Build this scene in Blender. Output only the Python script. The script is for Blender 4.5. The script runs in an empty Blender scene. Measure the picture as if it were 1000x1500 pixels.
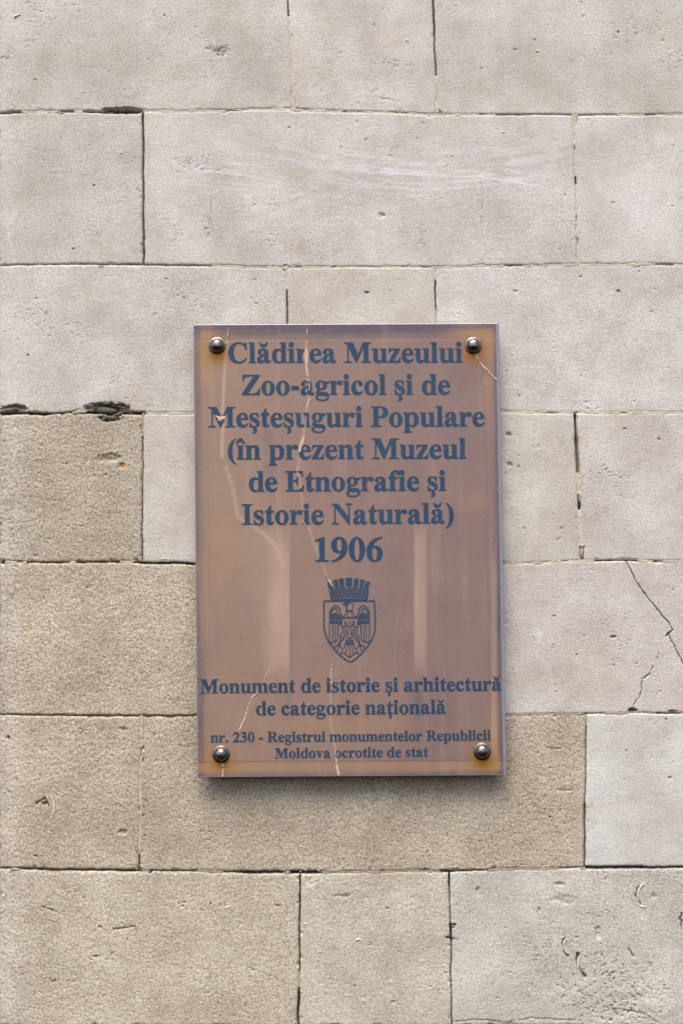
import bpy, math, re
import numpy as np
from mathutils import Vector
from mathutils.geometry import delaunay_2d_cdt

# ------------------------------------------------------------------ camera, sky, sun
SC = bpy.context.scene
COL = SC.collection
F_PX, DIST, PITCH, CAM_Z = 2500.0, 2.25, math.radians(3.9), 1.75
cam_d = bpy.data.cameras.new('camera')
cam = bpy.data.objects.new('camera', cam_d)
COL.objects.link(cam)
cam_d.sensor_fit = 'HORIZONTAL'
cam_d.sensor_width = 36.0
cam_d.lens = 36.0 * F_PX / 1000.0
cam_d.clip_start, cam_d.clip_end = 0.05, 200.0
cam.location = (0, -DIST, CAM_Z)
cam.rotation_euler = (math.radians(90) + PITCH, 0, 0)
SC.camera = cam

SUN_ELEV, SUN_AZ = math.radians(60), math.radians(-14)   # azimuth from straight out of the wall, minus = to the left
world = bpy.data.worlds.new("World")
SC.world = world
world.use_nodes = True
wn = world.node_tree
bg = wn.nodes['Background']
sky = wn.nodes.new('ShaderNodeTexSky')
sky.sky_type = 'NISHITA'
sky.sun_disc = False
sky.sun_elevation = SUN_ELEV
sky.sun_rotation = math.radians(180) - SUN_AZ
sky.air_density, sky.dust_density, sky.ozone_density = 1.0, 3.5, 1.0
wn.links.new(sky.outputs[0], bg.inputs[0])
bg.inputs[1].default_value = 0.115
sun_d = bpy.data.lights.new('sun', 'SUN')
sun_d.energy = 1.85
sun_d.angle = math.radians(48)
sun_d.color = (1.0, 0.92, 0.83)
sun = bpy.data.objects.new('sun', sun_d)
COL.objects.link(sun)
sdir = Vector((math.sin(SUN_AZ) * math.cos(SUN_ELEV), -math.cos(SUN_AZ) * math.cos(SUN_ELEV), math.sin(SUN_ELEV)))
sun.rotation_euler = sdir.to_track_quat('Z', 'Y').to_euler()
sun.location = (-1.5, -3, 5)
SC.view_settings.view_transform = 'Standard'
SC.view_settings.look = 'None'
SC.view_settings.gamma = 1.0
SC.view_settings.exposure = 0.88

# ------------------------------------------------------------------ measuring: photo pixel -> point on a plane parallel to the wall
def at(px, py, y=0.0):
    """px,py arrays (photo pixels); y = depth of the plane (wall face = 0, towards the viewer negative)"""
    a = (np.asarray(px, float) - 500.0) / F_PX
    b = -(np.asarray(py, float) - 750.0) / F_PX
    ry = math.cos(PITCH) - b * math.sin(PITCH)
    rz = math.sin(PITCH) + b * math.cos(PITCH)
    t = DIST / ry                      # hit on the wall face, then pushed straight out
    t2 = (DIST + np.asarray(y, float)) / ry
    return a * t2, np.asarray(y, float) + 0 * a, CAM_Z + rz * t2

def wall_pt(px, py, out_mm):
    """point measured on the wall face, moved out (mm) along the wall's normal"""
    a = (px - 500.0) / F_PX
    b = -(py - 750.0) / F_PX
    ry = math.cos(PITCH) - b * math.sin(PITCH)
    rz = math.sin(PITCH) + b * math.cos(PITCH)
    t = DIST / ry
    return a * t, -out_mm * 0.001, CAM_Z + rz * t

# ------------------------------------------------------------------ noise
_rng = np.random.RandomState(7)
_TAB = _rng.rand(256, 256)
def vnoise(x, y, s=0):
    x = np.asarray(x, float) + s * 17.37 + 500; y = np.asarray(y, float) + s * 9.13 + 500
    xi = np.floor(x).astype(int); yi = np.floor(y).astype(int)
    fx = x - xi; fy = y - yi
    fx = fx * fx * (3 - 2 * fx); fy = fy * fy * (3 - 2 * fy)
    x0 = xi & 255; x1 = (xi + 1) & 255; y0 = yi & 255; y1 = (yi + 1) & 255
    return ((_TAB[x0, y0] * (1 - fx) + _TAB[x1, y0] * fx) * (1 - fy) +
            (_TAB[x0, y1] * (1 - fx) + _TAB[x1, y1] * fx) * fy) * 2 - 1
def fbm(x, y, s=0, o=4):
    r = 0; a = 1.0; t = 0
    for i in range(o):
        c, q = math.cos(i * 0.9), math.sin(i * 0.9)
        r = r + a * vnoise((x * c - y * q) * 2 ** i, (x * q + y * c) * 2 ** i, s + i * 3); t += a; a *= 0.55
    return r / t
def sstep(a, b, x):
    t = np.clip((x - a) / (b - a), 0, 1)
    return t * t * (3 - 2 * t)

# ------------------------------------------------------------------ mesh helpers
def link(o, parent=None):
    COL.objects.link(o)
    if parent is not None:
        o.parent = parent
    return o
def grid_mesh(name, X, Y, Z, attrs=None, keep=None, smooth=True):
    """grid of points (ny,nx) -> mesh; keep = mask of cells"""
    ny, nx = X.shape
    co = np.stack([X, Y, Z], -1).reshape(-1, 3).astype(np.float32)
    idx = np.arange(ny * nx).reshape(ny, nx)
    q = np.stack([idx[:-1, :-1], idx[1:, :-1], idx[1:, 1:], idx[:-1, 1:]], -1)
    if keep is not None:
        q = q[keep]
    q = q.reshape(-1, 4).astype(np.int32)
    me = bpy.data.meshes.new(name)
    me.vertices.add(len(co)); me.vertices.foreach_set('co', co.ravel())
    me.loops.add(q.size); me.loops.foreach_set('vertex_index', q.ravel())
    me.polygons.add(len(q))
    me.polygons.foreach_set('loop_start', np.arange(0, q.size, 4, dtype=np.int32))
    me.polygons.foreach_set('use_smooth', np.full(len(q), smooth))
    me.update(calc_edges=True)
    if attrs:
        for k, v in attrs.items():
            at_ = me.attributes.new(k, 'FLOAT', 'POINT')
            at_.data.foreach_set('value', np.ascontiguousarray(v, dtype=np.float32).ravel())
    return me
def py_mesh(name, verts, faces, smooth=False):
    me = bpy.data.meshes.new(name)
    me.from_pydata([tuple(map(float, v)) for v in verts], [], faces)
    if smooth:
        me.polygons.foreach_set('use_smooth', [True] * len(me.polygons))
    me.update()
    return me
def recentre(o):
    me = o.data
    n = len(me.vertices)
    co = np.empty(n * 3, np.float32); me.vertices.foreach_get('co', co); co = co.reshape(-1, 3)
    c = (co.min(0) + co.max(0)) / 2
    me.vertices.foreach_set('co', (co - c).ravel()); me.update()
    o.location = [float(v) for v in c]

# ------------------------------------------------------------------ materials
class NT:
    def __init__(s, name):
        s.m = bpy.data.materials.new(name); s.m.use_nodes = True
        s.t = s.m.node_tree; s.b = s.t.nodes['Principled BSDF']
    def n(s, ty, **kw):
        nd = s.t.nodes.new(ty)
        for k, v in kw.items(): setattr(nd, k, v)
        return nd
    def l(s, a, b): s.t.links.new(a, b)
    def setv(s, sock, v):
        if hasattr(v, 'is_output'): s.l(v, sock)
        else: sock.default_value = v
    def pos(s, sc=(1, 1, 1), rot=(0, 0, 0)):
        g = s.n('ShaderNodeNewGeometry'); mp = s.n('ShaderNodeMapping')
        mp.inputs['Scale'].default_value = sc; mp.inputs['Rotation'].default_value = rot
        s.l(g.outputs['Position'], mp.inputs['Vector']); return mp.outputs[0]
    def noise(s, scale, detail=4, rough=0.6, vec=None, dist=0):
        nd = s.n('ShaderNodeTexNoise')
        nd.inputs['Scale'].default_value = scale; nd.inputs['Detail'].default_value = detail
        nd.inputs['Roughness'].default_value = rough; nd.inputs['Distortion'].default_value = dist
        s.l(vec if vec is not None else s.pos(), nd.inputs['Vector']); return nd.outputs['Fac']
    def ramp(s, fac, lo, hi, a=0.0, b=1.0):
        nd = s.n('ShaderNodeMapRange'); nd.clamp = True
        s.l(fac, nd.inputs[0])
        nd.inputs[1].default_value = lo; nd.inputs[2].default_value = hi
        nd.inputs[3].default_value = a; nd.inputs[4].default_value = b
        return nd.outputs[0]
    def math(s, op, a, b=None):
        nd = s.n('ShaderNodeMath', operation=op)
        s.setv(nd.inputs[0], a)
        if b is not None: s.setv(nd.inputs[1], b)
        return nd.outputs[0]
    def mix(s, fac, a, b, blend='MIX'):
        nd = s.n('ShaderNodeMix', data_type='RGBA', blend_type=blend)
        s.setv(nd.inputs[0], fac); s.setv(nd.inputs[6], a); s.setv(nd.inputs[7], b)
        return nd.outputs[2]
    def grey(s, v):
        nd = s.n('ShaderNodeCombineColor')
        for i in range(3): s.l(v, nd.inputs[i])
        return nd.outputs[0]
    def attr(s, name):
        nd = s.n('ShaderNodeAttribute'); nd.attribute_name = name; return nd.outputs['Fac']
    def bump(s, h, dist, strength=1.0, prev=None):
        nd = s.n('ShaderNodeBump'); nd.inputs['Strength'].default_value = strength
        nd.inputs['Distance'].default_value = dist
        s.l(h, nd.inputs['Height'])
        if prev is not None: s.l(prev, nd.inputs['Normal'])
        return nd.outputs[0]
def rgb(r, g, b):
    f = lambda c: ((c / 255 + 0.055) / 1.055) ** 2.4 if c / 255 > 0.04045 else c / 255 / 12.92
    return (f(r), f(g), f(b), 1.0)

def stone_material():
    N = NT('weathered_limestone')
    oi = N.n('ShaderNodeObjectInfo')
    base, coarse = oi.outputs['Color'], oi.outputs['Alpha']
    # broad tone changes, bedding streaks
    c = N.mix(N.ramp(N.noise(11, 8, 0.68), 0.38, 0.63), N.mix(1.0, base, (0.86, 0.84, 0.82, 1), 'MULTIPLY'),
              N.mix(1.0, base, (1.09, 1.105, 1.105, 1), 'MULTIPLY'))
    st = N.noise(10, 6, 0.6, N.pos((1.0, 1, 5.0), (0, 0.08, 0)))
    c = N.mix(N.ramp(st, 0.45, 0.75, 0, 0.35), c, N.mix(1.0, c, (1.06, 1.02, 0.96, 1), 'MULTIPLY'))
    dp = N.ramp(N.noise(13, 7, 0.7, N.pos((0.8, 1, 1.3))), 0.50, 0.70, 0, 0.55)
    c = N.mix(dp, c, N.mix(1.0, c, (0.86, 0.82, 0.74, 1), 'MULTIPLY'))
    dq = N.ramp(N.noise(26, 6, 0.7), 0.54, 0.72, 0, 0.5)
    c = N.mix(dq, c, N.mix(1.0, c, (0.88, 0.86, 0.82, 1), 'MULTIPLY'))
    dz = N.ramp(N.noise(45, 7, 0.72, N.pos((1, 1, 1.2))), 0.50, 0.66, 0, 0.8)
    c = N.mix(N.math('MULTIPLY', dz, coarse), c, N.mix(1.0, c, (0.80, 0.77, 0.70, 1), 'MULTIPLY'))
    # vertical drips of thin grey dirt
    dr = N.noise(7, 5, 0.65, N.pos((5.0, 1, 0.7)))
    c = N.mix(N.ramp(dr, 0.52, 0.72, 0, 0.30), c, N.mix(1.0, c, (0.86, 0.86, 0.87, 1), 'MULTIPLY'))
    # sand grain
    g1 = N.noise(330, 3, 0.7)
    g2 = N.noise(700, 2, 0.6)
    amp = N.math('MULTIPLY_ADD', coarse, 0.55)
    amp.node.inputs[2].default_value = 0.45
    amp2 = N.math('MULTIPLY_ADD', coarse, 0.62); amp2.node.inputs[2].default_value = 0.10
    gr = N.ramp(N.noise(350, 4, 0.9, N.pos((0.9, 1, 1.1))), 0.36, 0.64, -0.5, 0.5)
    grain = N.math('MULTIPLY_ADD', gr, amp2); grain.node.inputs[2].default_value = 1.0
    c = N.mix(1.0, c, N.grey(grain), 'MULTIPLY')
    camp = N.math('MULTIPLY_ADD', coarse, 0.62); camp.node.inputs[2].default_value = 0.13
    pore = N.math('MULTIPLY', N.ramp(N.noise(430, 2, 0.6), 0.53, 0.62), camp)
    c = N.mix(pore, c, N.mix(1.0, c, (0.40, 0.355, 0.29, 1), 'MULTIPLY'))
    clus = N.ramp(N.noise(20, 5, 0.65), 0.42, 0.62, 0.25, 1.0)
    pore2 = N.math('MULTIPLY', N.math('MULTIPLY', N.ramp(N.noise(270, 3, 0.65, N.pos((0.9, 1, 1.25))), 0.56, 0.66), clus), camp)
    c = N.mix(pore2, c, N.mix(1.0, c, (0.36, 0.32, 0.26, 1), 'MULTIPLY'))
    # hair-fine pale and dark scratches
    hs = N.ramp(N.noise(60, 3, 0.6, N.pos((0.25, 1, 5.0), (0, 0.25, 0))), 0.62, 0.72, 0, 0.22)
    c = N.mix(hs, c, N.mix(1.0, c, (1.18, 1.18, 1.18, 1), 'MULTIPLY'))
    lit = N.ramp(N.noise(380, 2, 0.6, N.pos((1.1, 1, 0.93))), 0.58, 0.70)
    c = N.mix(N.math('MULTIPLY', lit, N.math('MULTIPLY', camp, 0.75)), c, N.mix(1.0, c, (1.45, 1.45, 1.45, 1), 'MULTIPLY'))
    fine = N.math('MULTIPLY_ADD', N.math('SUBTRACT', g2, 0.5), 0.6)
    fine.node.inputs[2].default_value = 1.0
    c = N.mix(1.0, c, N.grey(fine), 'MULTIPLY')
    # dark specks gathered in patches, a few pale shell grains
    patch = N.ramp(N.noise(16, 5, 0.65), 0.50, 0.72)
    sp = N.ramp(N.noise(230, 4, 0.7, N.pos((1, 1, 1.4))), 0.56, 0.66)
    c = N.mix(N.math('MULTIPLY', N.math('MULTIPLY', sp, patch), 0.85), c, N.mix(1.0, c, (0.45, 0.42, 0.38, 1), 'MULTIPLY'))
    ws = N.ramp(N.noise(150, 2, 0.5, N.pos((1, 1, 1.4))), 0.735, 0.775)
    c = N.mix(N.math('MULTIPLY', ws, 0.7), c, rgb(236, 232, 226))
    # own marks of the block, plus light painted along the wall's left edge
    c = N.mix(N.attr('chalk_and_light'), c, rgb(222, 220, 222))
    c = N.mix(N.attr('ochre'), c, rgb(196, 134, 76))
    c = N.mix(N.attr('grime'), c, rgb(92, 84, 74))
    c = N.mix(1.0, c, (1.0, 0.999, 0.995, 1), 'MULTIPLY')
    N.l(c, N.b.inputs['Base Color'])
    N.b.inputs['Roughness'].default_value = 0.93
    N.b.inputs['Specular IOR Level'].default_value = 0.15
    nb = N.bump(g1, 0.0013, 0.5)
    nb = N.bump(N.noise(900, 3, 0.7), 0.0007, 0.6, nb)
    N.l(nb, N.b.inputs['Normal'])
    return N.m
def mortar_material():
    N = NT('old_lime_mortar')
    oi = N.n('ShaderNodeObjectInfo')
    n1 = N.noise(60, 6, 0.7)
    c = N.mix(N.ramp(n1, 0.35, 0.65), oi.outputs['Color'], N.mix(1.0, oi.outputs['Color'], (1.3, 1.32, 1.35, 1), 'MULTIPLY'))
    g = N.noise(500, 3, 0.7)
    c = N.mix(N.ramp(g, 0.45, 0.75, 0, 0.5), c, N.mix(1.0, c, (0.6, 0.56, 0.5, 1), 'MULTIPLY'))
    N.l(c, N.b.inputs['Base Color']); N.b.inputs['Roughness'].default_value = 0.95
    N.b.inputs['Specular IOR Level'].default_value = 0.1
    N.l(N.bump(g, 0.001, 0.7), N.b.inputs['Normal'])
    return N.m
def plain_material(name, col, rough=0.9, metal=0.0, bumpd=0.0, scale=300, var=0.25, coat=0.0, spec=0.3):
    N = NT(name)
    g = N.noise(scale, 5, 0.65)
    c = N.mix(N.ramp(g, 0.3, 0.7), tuple(v * (1 - var) for v in col[:3]) + (1,), tuple(min(1, v * (1 + var)) for v in col[:3]) + (1,))
    N.l(c, N.b.inputs['Base Color']); N.b.inputs['Roughness'].default_value = rough
    N.b.inputs['Metallic'].default_value = metal
    N.b.inputs['Specular IOR Level'].default_value = spec
    N.b.inputs['Coat Weight'].default_value = coat
    if bumpd: N.l(N.bump(g, bumpd, 0.7), N.b.inputs['Normal'])
    return N.m
def film_material():
    N = NT('faded_bronze_film')
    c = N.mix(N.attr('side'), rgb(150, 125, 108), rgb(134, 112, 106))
    c = N.mix(N.attr('violet'), c, rgb(88, 82, 96))
    c = N.mix(N.attr('warm'), c, rgb(166, 130, 92))
    c = N.mix(N.attr('pale'), c, rgb(180, 153, 134))  # torn streaks and dust, plus reflection bands painted into the colour
    c = N.mix(N.attr('rust'), c, rgb(150, 102, 12))
    m = N.noise(14, 6, 0.6, N.pos((1, 1, 0.6)))
    c = N.mix(N.ramp(m, 0.4, 0.7, 0, 0.35), c, N.mix(1.0, c, (0.88, 0.87, 0.95, 1), 'MULTIPLY'))
    g = N.noise(900, 2, 0.7)
    gr = N.math('MULTIPLY_ADD', N.math('SUBTRACT', g, 0.5), 0.30); gr.node.inputs[2].default_value = 1.0
    c = N.mix(1.0, c, N.grey(gr), 'MULTIPLY')
    d = N.ramp(N.noise(330, 2, 0.5), 0.73, 0.78, 0, 0.3)
    c = N.mix(d, c, rgb(90, 80, 86))
    N.l(c, N.b.inputs['Base Color'])
    N.l(N.ramp(N.noise(22, 6, 0.65, N.pos((1.6, 1, 0.5))), 0.35, 0.7, 0.30, 0.55), N.b.inputs['Roughness'])
    N.b.inputs['Metallic'].default_value = 0.15
    N.b.inputs['Coat Weight'].default_value = 0.12; N.b.inputs['Specular IOR Level'].default_value = 0.25
    N.b.inputs['Coat Roughness'].default_value = 0.12
    N.l(N.bump(N.noise(30, 3, 0.5), 0.0006, 0.5), N.b.inputs['Normal'])
    return N.m
def ink_material():
    N = NT('faded_blue_print')
    g = N.noise(750, 3, 0.75)
    m = N.noise(25, 5, 0.6)
    c = N.mix(N.ramp(g, 0.35, 0.68), rgb(22, 52, 80), rgb(48, 78, 102))
    c = N.mix(N.ramp(m, 0.45, 0.75, 0, 0.35), c, rgb(58, 80, 104))
    N.l(c, N.b.inputs['Base Color'])
    N.b.inputs['Roughness'].default_value = 0.45
    N.b.inputs['Coat Weight'].default_value = 0.12; N.b.inputs['Specular IOR Level'].default_value = 0.25
    N.b.inputs['Coat Roughness'].default_value = 0.12
    return N.m
def steel_material():
    N = NT('tarnished_steel')
    g = N.noise(420, 4, 0.6)
    c = N.mix(N.ramp(g, 0.35, 0.7), rgb(98, 91, 86), rgb(160, 154, 150))
    N.l(c, N.b.inputs['Base Color']); N.b.inputs['Metallic'].default_value = 1.0
    N.l(N.ramp(g, 0.3, 0.7, 0.22, 0.46), N.b.inputs['Roughness'])
    N.l(N.bump(N.noise(160, 3, 0.6), 0.0006, 0.35), N.b.inputs['Normal'])
    return N.m
M_STONE = stone_material()
M_MORTAR = mortar_material()
M_FILM = film_material()
M_INK = ink_material()
M_STEEL = steel_material()
M_EDGE = plain_material('clear_plastic_edge', rgb(134, 136, 148), 0.3, 0, 0, 200, 0.12, 0.4, 0.5)
M_BACK = plain_material('grey_backing_board', rgb(96, 88, 84), 0.8, 0, 0.0003, 300, 0.15)
M_RUBBLE = plain_material('dark_joint_rubble', rgb(104, 98, 90), 0.95, 0, 0.0025, 260, 0.35)
M_CHIP = plain_material('pale_stone_chip', rgb(168, 158, 144), 0.95, 0, 0.0015, 300, 0.25)
M_DEEP = plain_material('shaded_core_of_wall', rgb(70, 62, 52), 0.97, 0, 0.002, 120, 0.3)
M_SHELL = plain_material('shell_white', rgb(226, 222, 214), 0.5, 0, 0.0004, 500, 0.12)
M_CRACK = plain_material('pale_torn_film', rgb(196, 168, 146), 0.45, 0, 0.0003, 160, 0.25, 0.1)

# ------------------------------------------------------------------ the wall
wall = bpy.data.objects.new('stone_wall', None)
wall.empty_display_size = 0.2
wall.location = (0, 0, 0)
link(wall)
wall['label'] = 'wall of large pale limestone blocks with chipped and open joints'
wall['category'] = 'wall'

# horizontal joints: points (x,y), gaps: (start,end,width,open)
XR = (-620, 1640)
def H(pts, segs=()): return dict(p=np.array(pts, float), segs=list(segs))
HJ = [
    H([(-620, -510), (1640, -508)]),
    H([(-620, -286), (1640, -284)]),
    H([(-620, -60), (1640, -62)]),
    H([(-620, 163), (0, 163), (210, 163), (425, 159), (500, 162), (640, 167), (840, 168), (1640, 168)],
      [(0, 30, 3.6, 1), (30, 150, 2.2, 0), (85, 108, 2.8, 1), (125, 150, 3.2, 1), (150, 207, 6.5, 1), (210, 425, 2.4, 0), (640, 725, 1.5, 0), (726, 740, 2.4, 1), (740, 840, 1.6, 1), (848, 905, 1.8, 1)]),
    H([(-620, 387), (0, 387), (210, 387), (300, 389), (420, 391), (640, 391), (845, 387), (1640, 388)],
      [(0, 60, 1.8, 1), (60, 140, 1.8, 1), (140, 210, 2.4, 1), (213, 310, 1.7, 1), (310, 400, 2.0, 0), (400, 845, 1.9, 0), (845, 1640, 2.4, 0)]),
    H([(-620, 604), (0, 605), (60, 606), (110, 603), (210, 605), (285, 605), (738, 604), (845, 604), (1640, 605)],
      [(0, 70, 4.2, 1), (70, 108, 2.2, 1), (108, 212, 5, 1), (212, 840, 2.6, 0), (840, 1640, 2.2, 0)]),
    H([(-620, 823), (0, 823), (210, 824), (285, 826), (738, 826), (850, 822), (1640, 821)],
      [(0, 6, 5, 1), (44, 100, 2.4, 1), (111, 158, 2.5, 1), (164, 176, 2.6, 1), (196, 520, 3.0, 1), (738, 850, 1.6, 0), (872, 892, 2.4, 1), (893, 935, 1.8, 1), (960, 972, 2, 1)]),
    H([(-620, 1048), (0, 1048), (210, 1049), (287, 1049), (742, 1048), (858, 1045), (1640, 1046)],
      [(0, 28, 1.8, 1), (28, 130, 1.9, 1), (130, 212, 2.2, 1), (216, 500, 1.8, 1), (742, 857, 1.8, 0), (965, 995, 2.2, 1)]),
    H([(-620, 1272), (0, 1273), (205, 1276), (440, 1279), (660, 1276), (857, 1271), (1640, 1272)],
      [(0, 30, 2.4, 1), (30, 205, 2.9, 1), (222, 285, 1.9, 1), (326, 352, 2.2, 1), (352, 415, 4.2, 1), (415, 424, 2.0, 0), (424, 468, 5.0, 1), (468, 640, 1.6, 0), (646, 665, 3.4, 1), (665, 712, 2.4, 1), (857, 945, 4.6, 1), (945, 1004, 3.2, 1)]),
    H([(-620, 1500), (0, 1504), (900, 1504), (1640, 1502)]),
    H([(-620, 1728), (1640, 1726)]),
    H([(-620, 1952), (1640, 1950)]),
]
def V(x0, x1, segs=(), **kw): return dict(x=(x0, x1), segs=list(segs), **kw)
LEFTJ = V(-3.5, -3.5, [(-600, 2000, 2.0, 0)])
PALE, PINK, GREY = (0.545, 0.525, 0.487), (0.555, 0.520, 0.480), (0.585, 0.575, 0.548)
TAN, TAN2 = (0.475, 0.420, 0.340), (0.505, 0.444, 0.355)
OUT = (0.54, 0.51, 0.475)
# rows: vertical joints (between outer ends) and blocks (colour, coarseness)
ROWS = [
    ([-230, 190, 620, 1010, 1300], None),
    ([-330, 330, 540, 860, 1250], None),
    ([V(-250, -250), LEFTJ, V(419, 429, [(-60, 20, 2.4, 1), (20, 163, 2.6, 0)]), V(632, 641, [(-60, 52, 3.2, 1), (52, 110, 2.6, 1), (110, 170, 2.2, 0)]), V(1058, 1060), V(1400, 1400)],
     [(OUT, .2), (OUT, .2), (PALE, .30), ((0.575, 0.545, 0.515), .22), (PALE, .22), (OUT, .2), (OUT, .2)]),
    ([V(-380, -380), LEFTJ, V(209, 210, [(163, 390, 3.4, 1)]), V(840, 846, [(168, 185, 5, 0), (185, 260, 2.6, 0), (262, 272, 3, 1), (272, 390, 2.0, 0)]), V(1210, 1210)],
     [(OUT, .2), (OUT, .2), ((0.535, 0.505, 0.472), .30), ((0.562, 0.532, 0.505), .22), ((0.590, 0.565, 0.545), .20), (OUT, .2)]),
    ([V(-200, -200), LEFTJ, V(420, 422, [(390, 425, 2.2, 0), (425, 605, 2.6, 1)]), V(638, 638, [(390, 410, 2.6, 0), (410, 450, 2.4, 1), (450, 605, 2.6, 0)]), V(1030, 1030), V(1330, 1330)],
     [(OUT, .2), (OUT, .2), ((0.560, 0.530, 0.500), .32), (PINK, .25), ((0.585, 0.560, 0.535), .22), (OUT, .2), (OUT, .2)]),
    ([V(-420, -420), LEFTJ, V(210, 208, [(604, 640, 1.8, 0), (640, 664, 2.4, 1), (664, 720, 1.8, 1), (720, 826, 2.2, 1)]), V(520, 522), V(842, 853, [(604, 640, 4.2, 1), (640, 692, 6.2, 1), (692, 724, 5.2, 0), (724, 745, 4.8, 1), (745, 800, 4.6, 0), (800, 822, 6, 1)]), V(1190, 1190)],
     [(OUT, .2), (OUT, .2), (TAN, 1.0), (PINK, .22), (PINK, .2), ((0.570, 0.535, 0.505), .28), (OUT, .2)]),
    ([V(-240, -240), LEFTJ, V(560, 562), V(1120, 1120)],
     [(OUT, .3), (OUT, .3), (TAN2, 1.0), ((0.560, 0.520, 0.488), .24), (OUT, .2)]),
    ([V(-400, -400), LEFTJ, V(207, 204, [(1048, 1250, 1.2, 0), (1252, 1276, 2.4, 1)]), V(859, 856, [(1048, 1066, 2.0, 0), (1066, 1098, 2.0, 1), (1098, 1180, 2.0, 1), (1180, 1272, 3.0, 1)]), V(1240, 1240)],
     [(OUT, .3), (OUT, .3), ((0.488, 0.424, 0.338), .95), ((0.492, 0.430, 0.346), .95), (GREY, .18), (OUT, .2)]),
    ([V(-260, -260), LEFTJ, V(440, 437, [(1279, 1425, 2.6, 1), (1425, 1449, 1.6, 0), (1449, 1504, 3.2, 1)]), V(658, 662, [(1276, 1300, 3.0, 1), (1300, 1352, 1.9, 1), (1352, 1378, 3.4, 1), (1378, 1504, 2.2, 1)]), V(1100, 1100)],
     [(OUT, .4), (OUT, .4), ((0.528, 0.472, 0.386), .85), ((0.550, 0.510, 0.432), .70), ((0.545, 0.522, 0.470), .50), (OUT, .2)]),
    ([-300, 260, 700, 1150], None),
    ([-120, 420, 960, 1330], None),
]
def seg_width(segs, t, default=1.9):
    w = np.full(np.shape(t), default)
    for a, b, ww, op in segs:
        w = np.where((t >= a) & (t < b), ww, w)
    return np.where(w < 2.8, w * 0.8, w)
def open_at(segs, t):
    o = np.zeros(np.shape(t), bool)
    for a, b, ww, op in segs:
        if op: o |= (t >= a) & (t < b)
        else: o &= ~((t >= a) & (t < b))
    return o
def sm(a, k=5):
    p = np.pad(a, k // 2, mode='edge'); return np.convolve(p, np.ones(k) / k, 'valid')
def h_line(j, x):
    jj = HJ[j]; return np.interp(x, jj['p'][:, 0], jj['p'][:, 1]) + 0.9 * vnoise(x / 37.0, j * 5.3) + 0.45 * vnoise(x / 9.0, j * 3.1, 2)
def v_line(v, y, y0, y1):
    t = (y - y0) / (y1 - y0); return v['x'][0] + (v['x'][1] - v['x'][0]) * t + 0.9 * vnoise(y / 31.0, v['x'][0] * 0.13) + 0.45 * vnoise(y / 8.0, v['x'][0] * 0.21, 3)

# features carved into the faces (photo px): cracks, pits, cavities
CRACKS = [
    ([(918, 824), (930, 850), (941, 866), (953, 881), (966, 897), (980, 914), (984, 922), (979, 930), (989, 949), (1002, 976), (1010, 1046)], .62, 4),
    ([(984, 922), (976, 932)], 1.0, 4),
    ([(964, 955), (962, 966)], .6, 2), ([(956, 976), (952, 986), (941, 995), (937, 1018), (929, 1033), (922, 1043)], .5, 3),
    ([(545, 143), (566, 144), (587, 149)], 0.5, 1.2),
    ([(705, 262), (706, 290), (705, 328)], 0.45, .7),
    ([(308, 290), (309, 316), (305, 345)], 0.5, .7),
    ([(60, 1328), (78, 1334)], 1.3, 3), ([(165, 1362), (198, 1358)], 1.2, 2.5),
    ([(660, 1355), (667, 1354), (661, 1362)], 1.4, 8), ([(654, 1374), (664, 1376)], 1.3, 7),
    ([(828, 1375), (824, 1384), (825, 1395), (831, 1401)], 1.2, 4),
    ([(846, 1399), (845, 1412), (850, 1423), (857, 1431)], 2.0, 7),
    ([(936, 1300), (932, 1313), (938, 1326)], 1.3, 4),
    ([(660, 1498), (700, 1494), (740, 1499), (780, 1492), (850, 1496)], 0.9, 1.3),
    ([(880, 1484), (910, 1479), (945, 1486), (962, 1498)], 0.8, 1.2),
    ([(997, 1338), (998, 1362)], 1.3, 4),
    ([(920, 1390), (927, 1402)], 1.2, 3),
    ([(53, 1178), (66, 1170), (72, 1182)], 1.3, 4),
]
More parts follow.
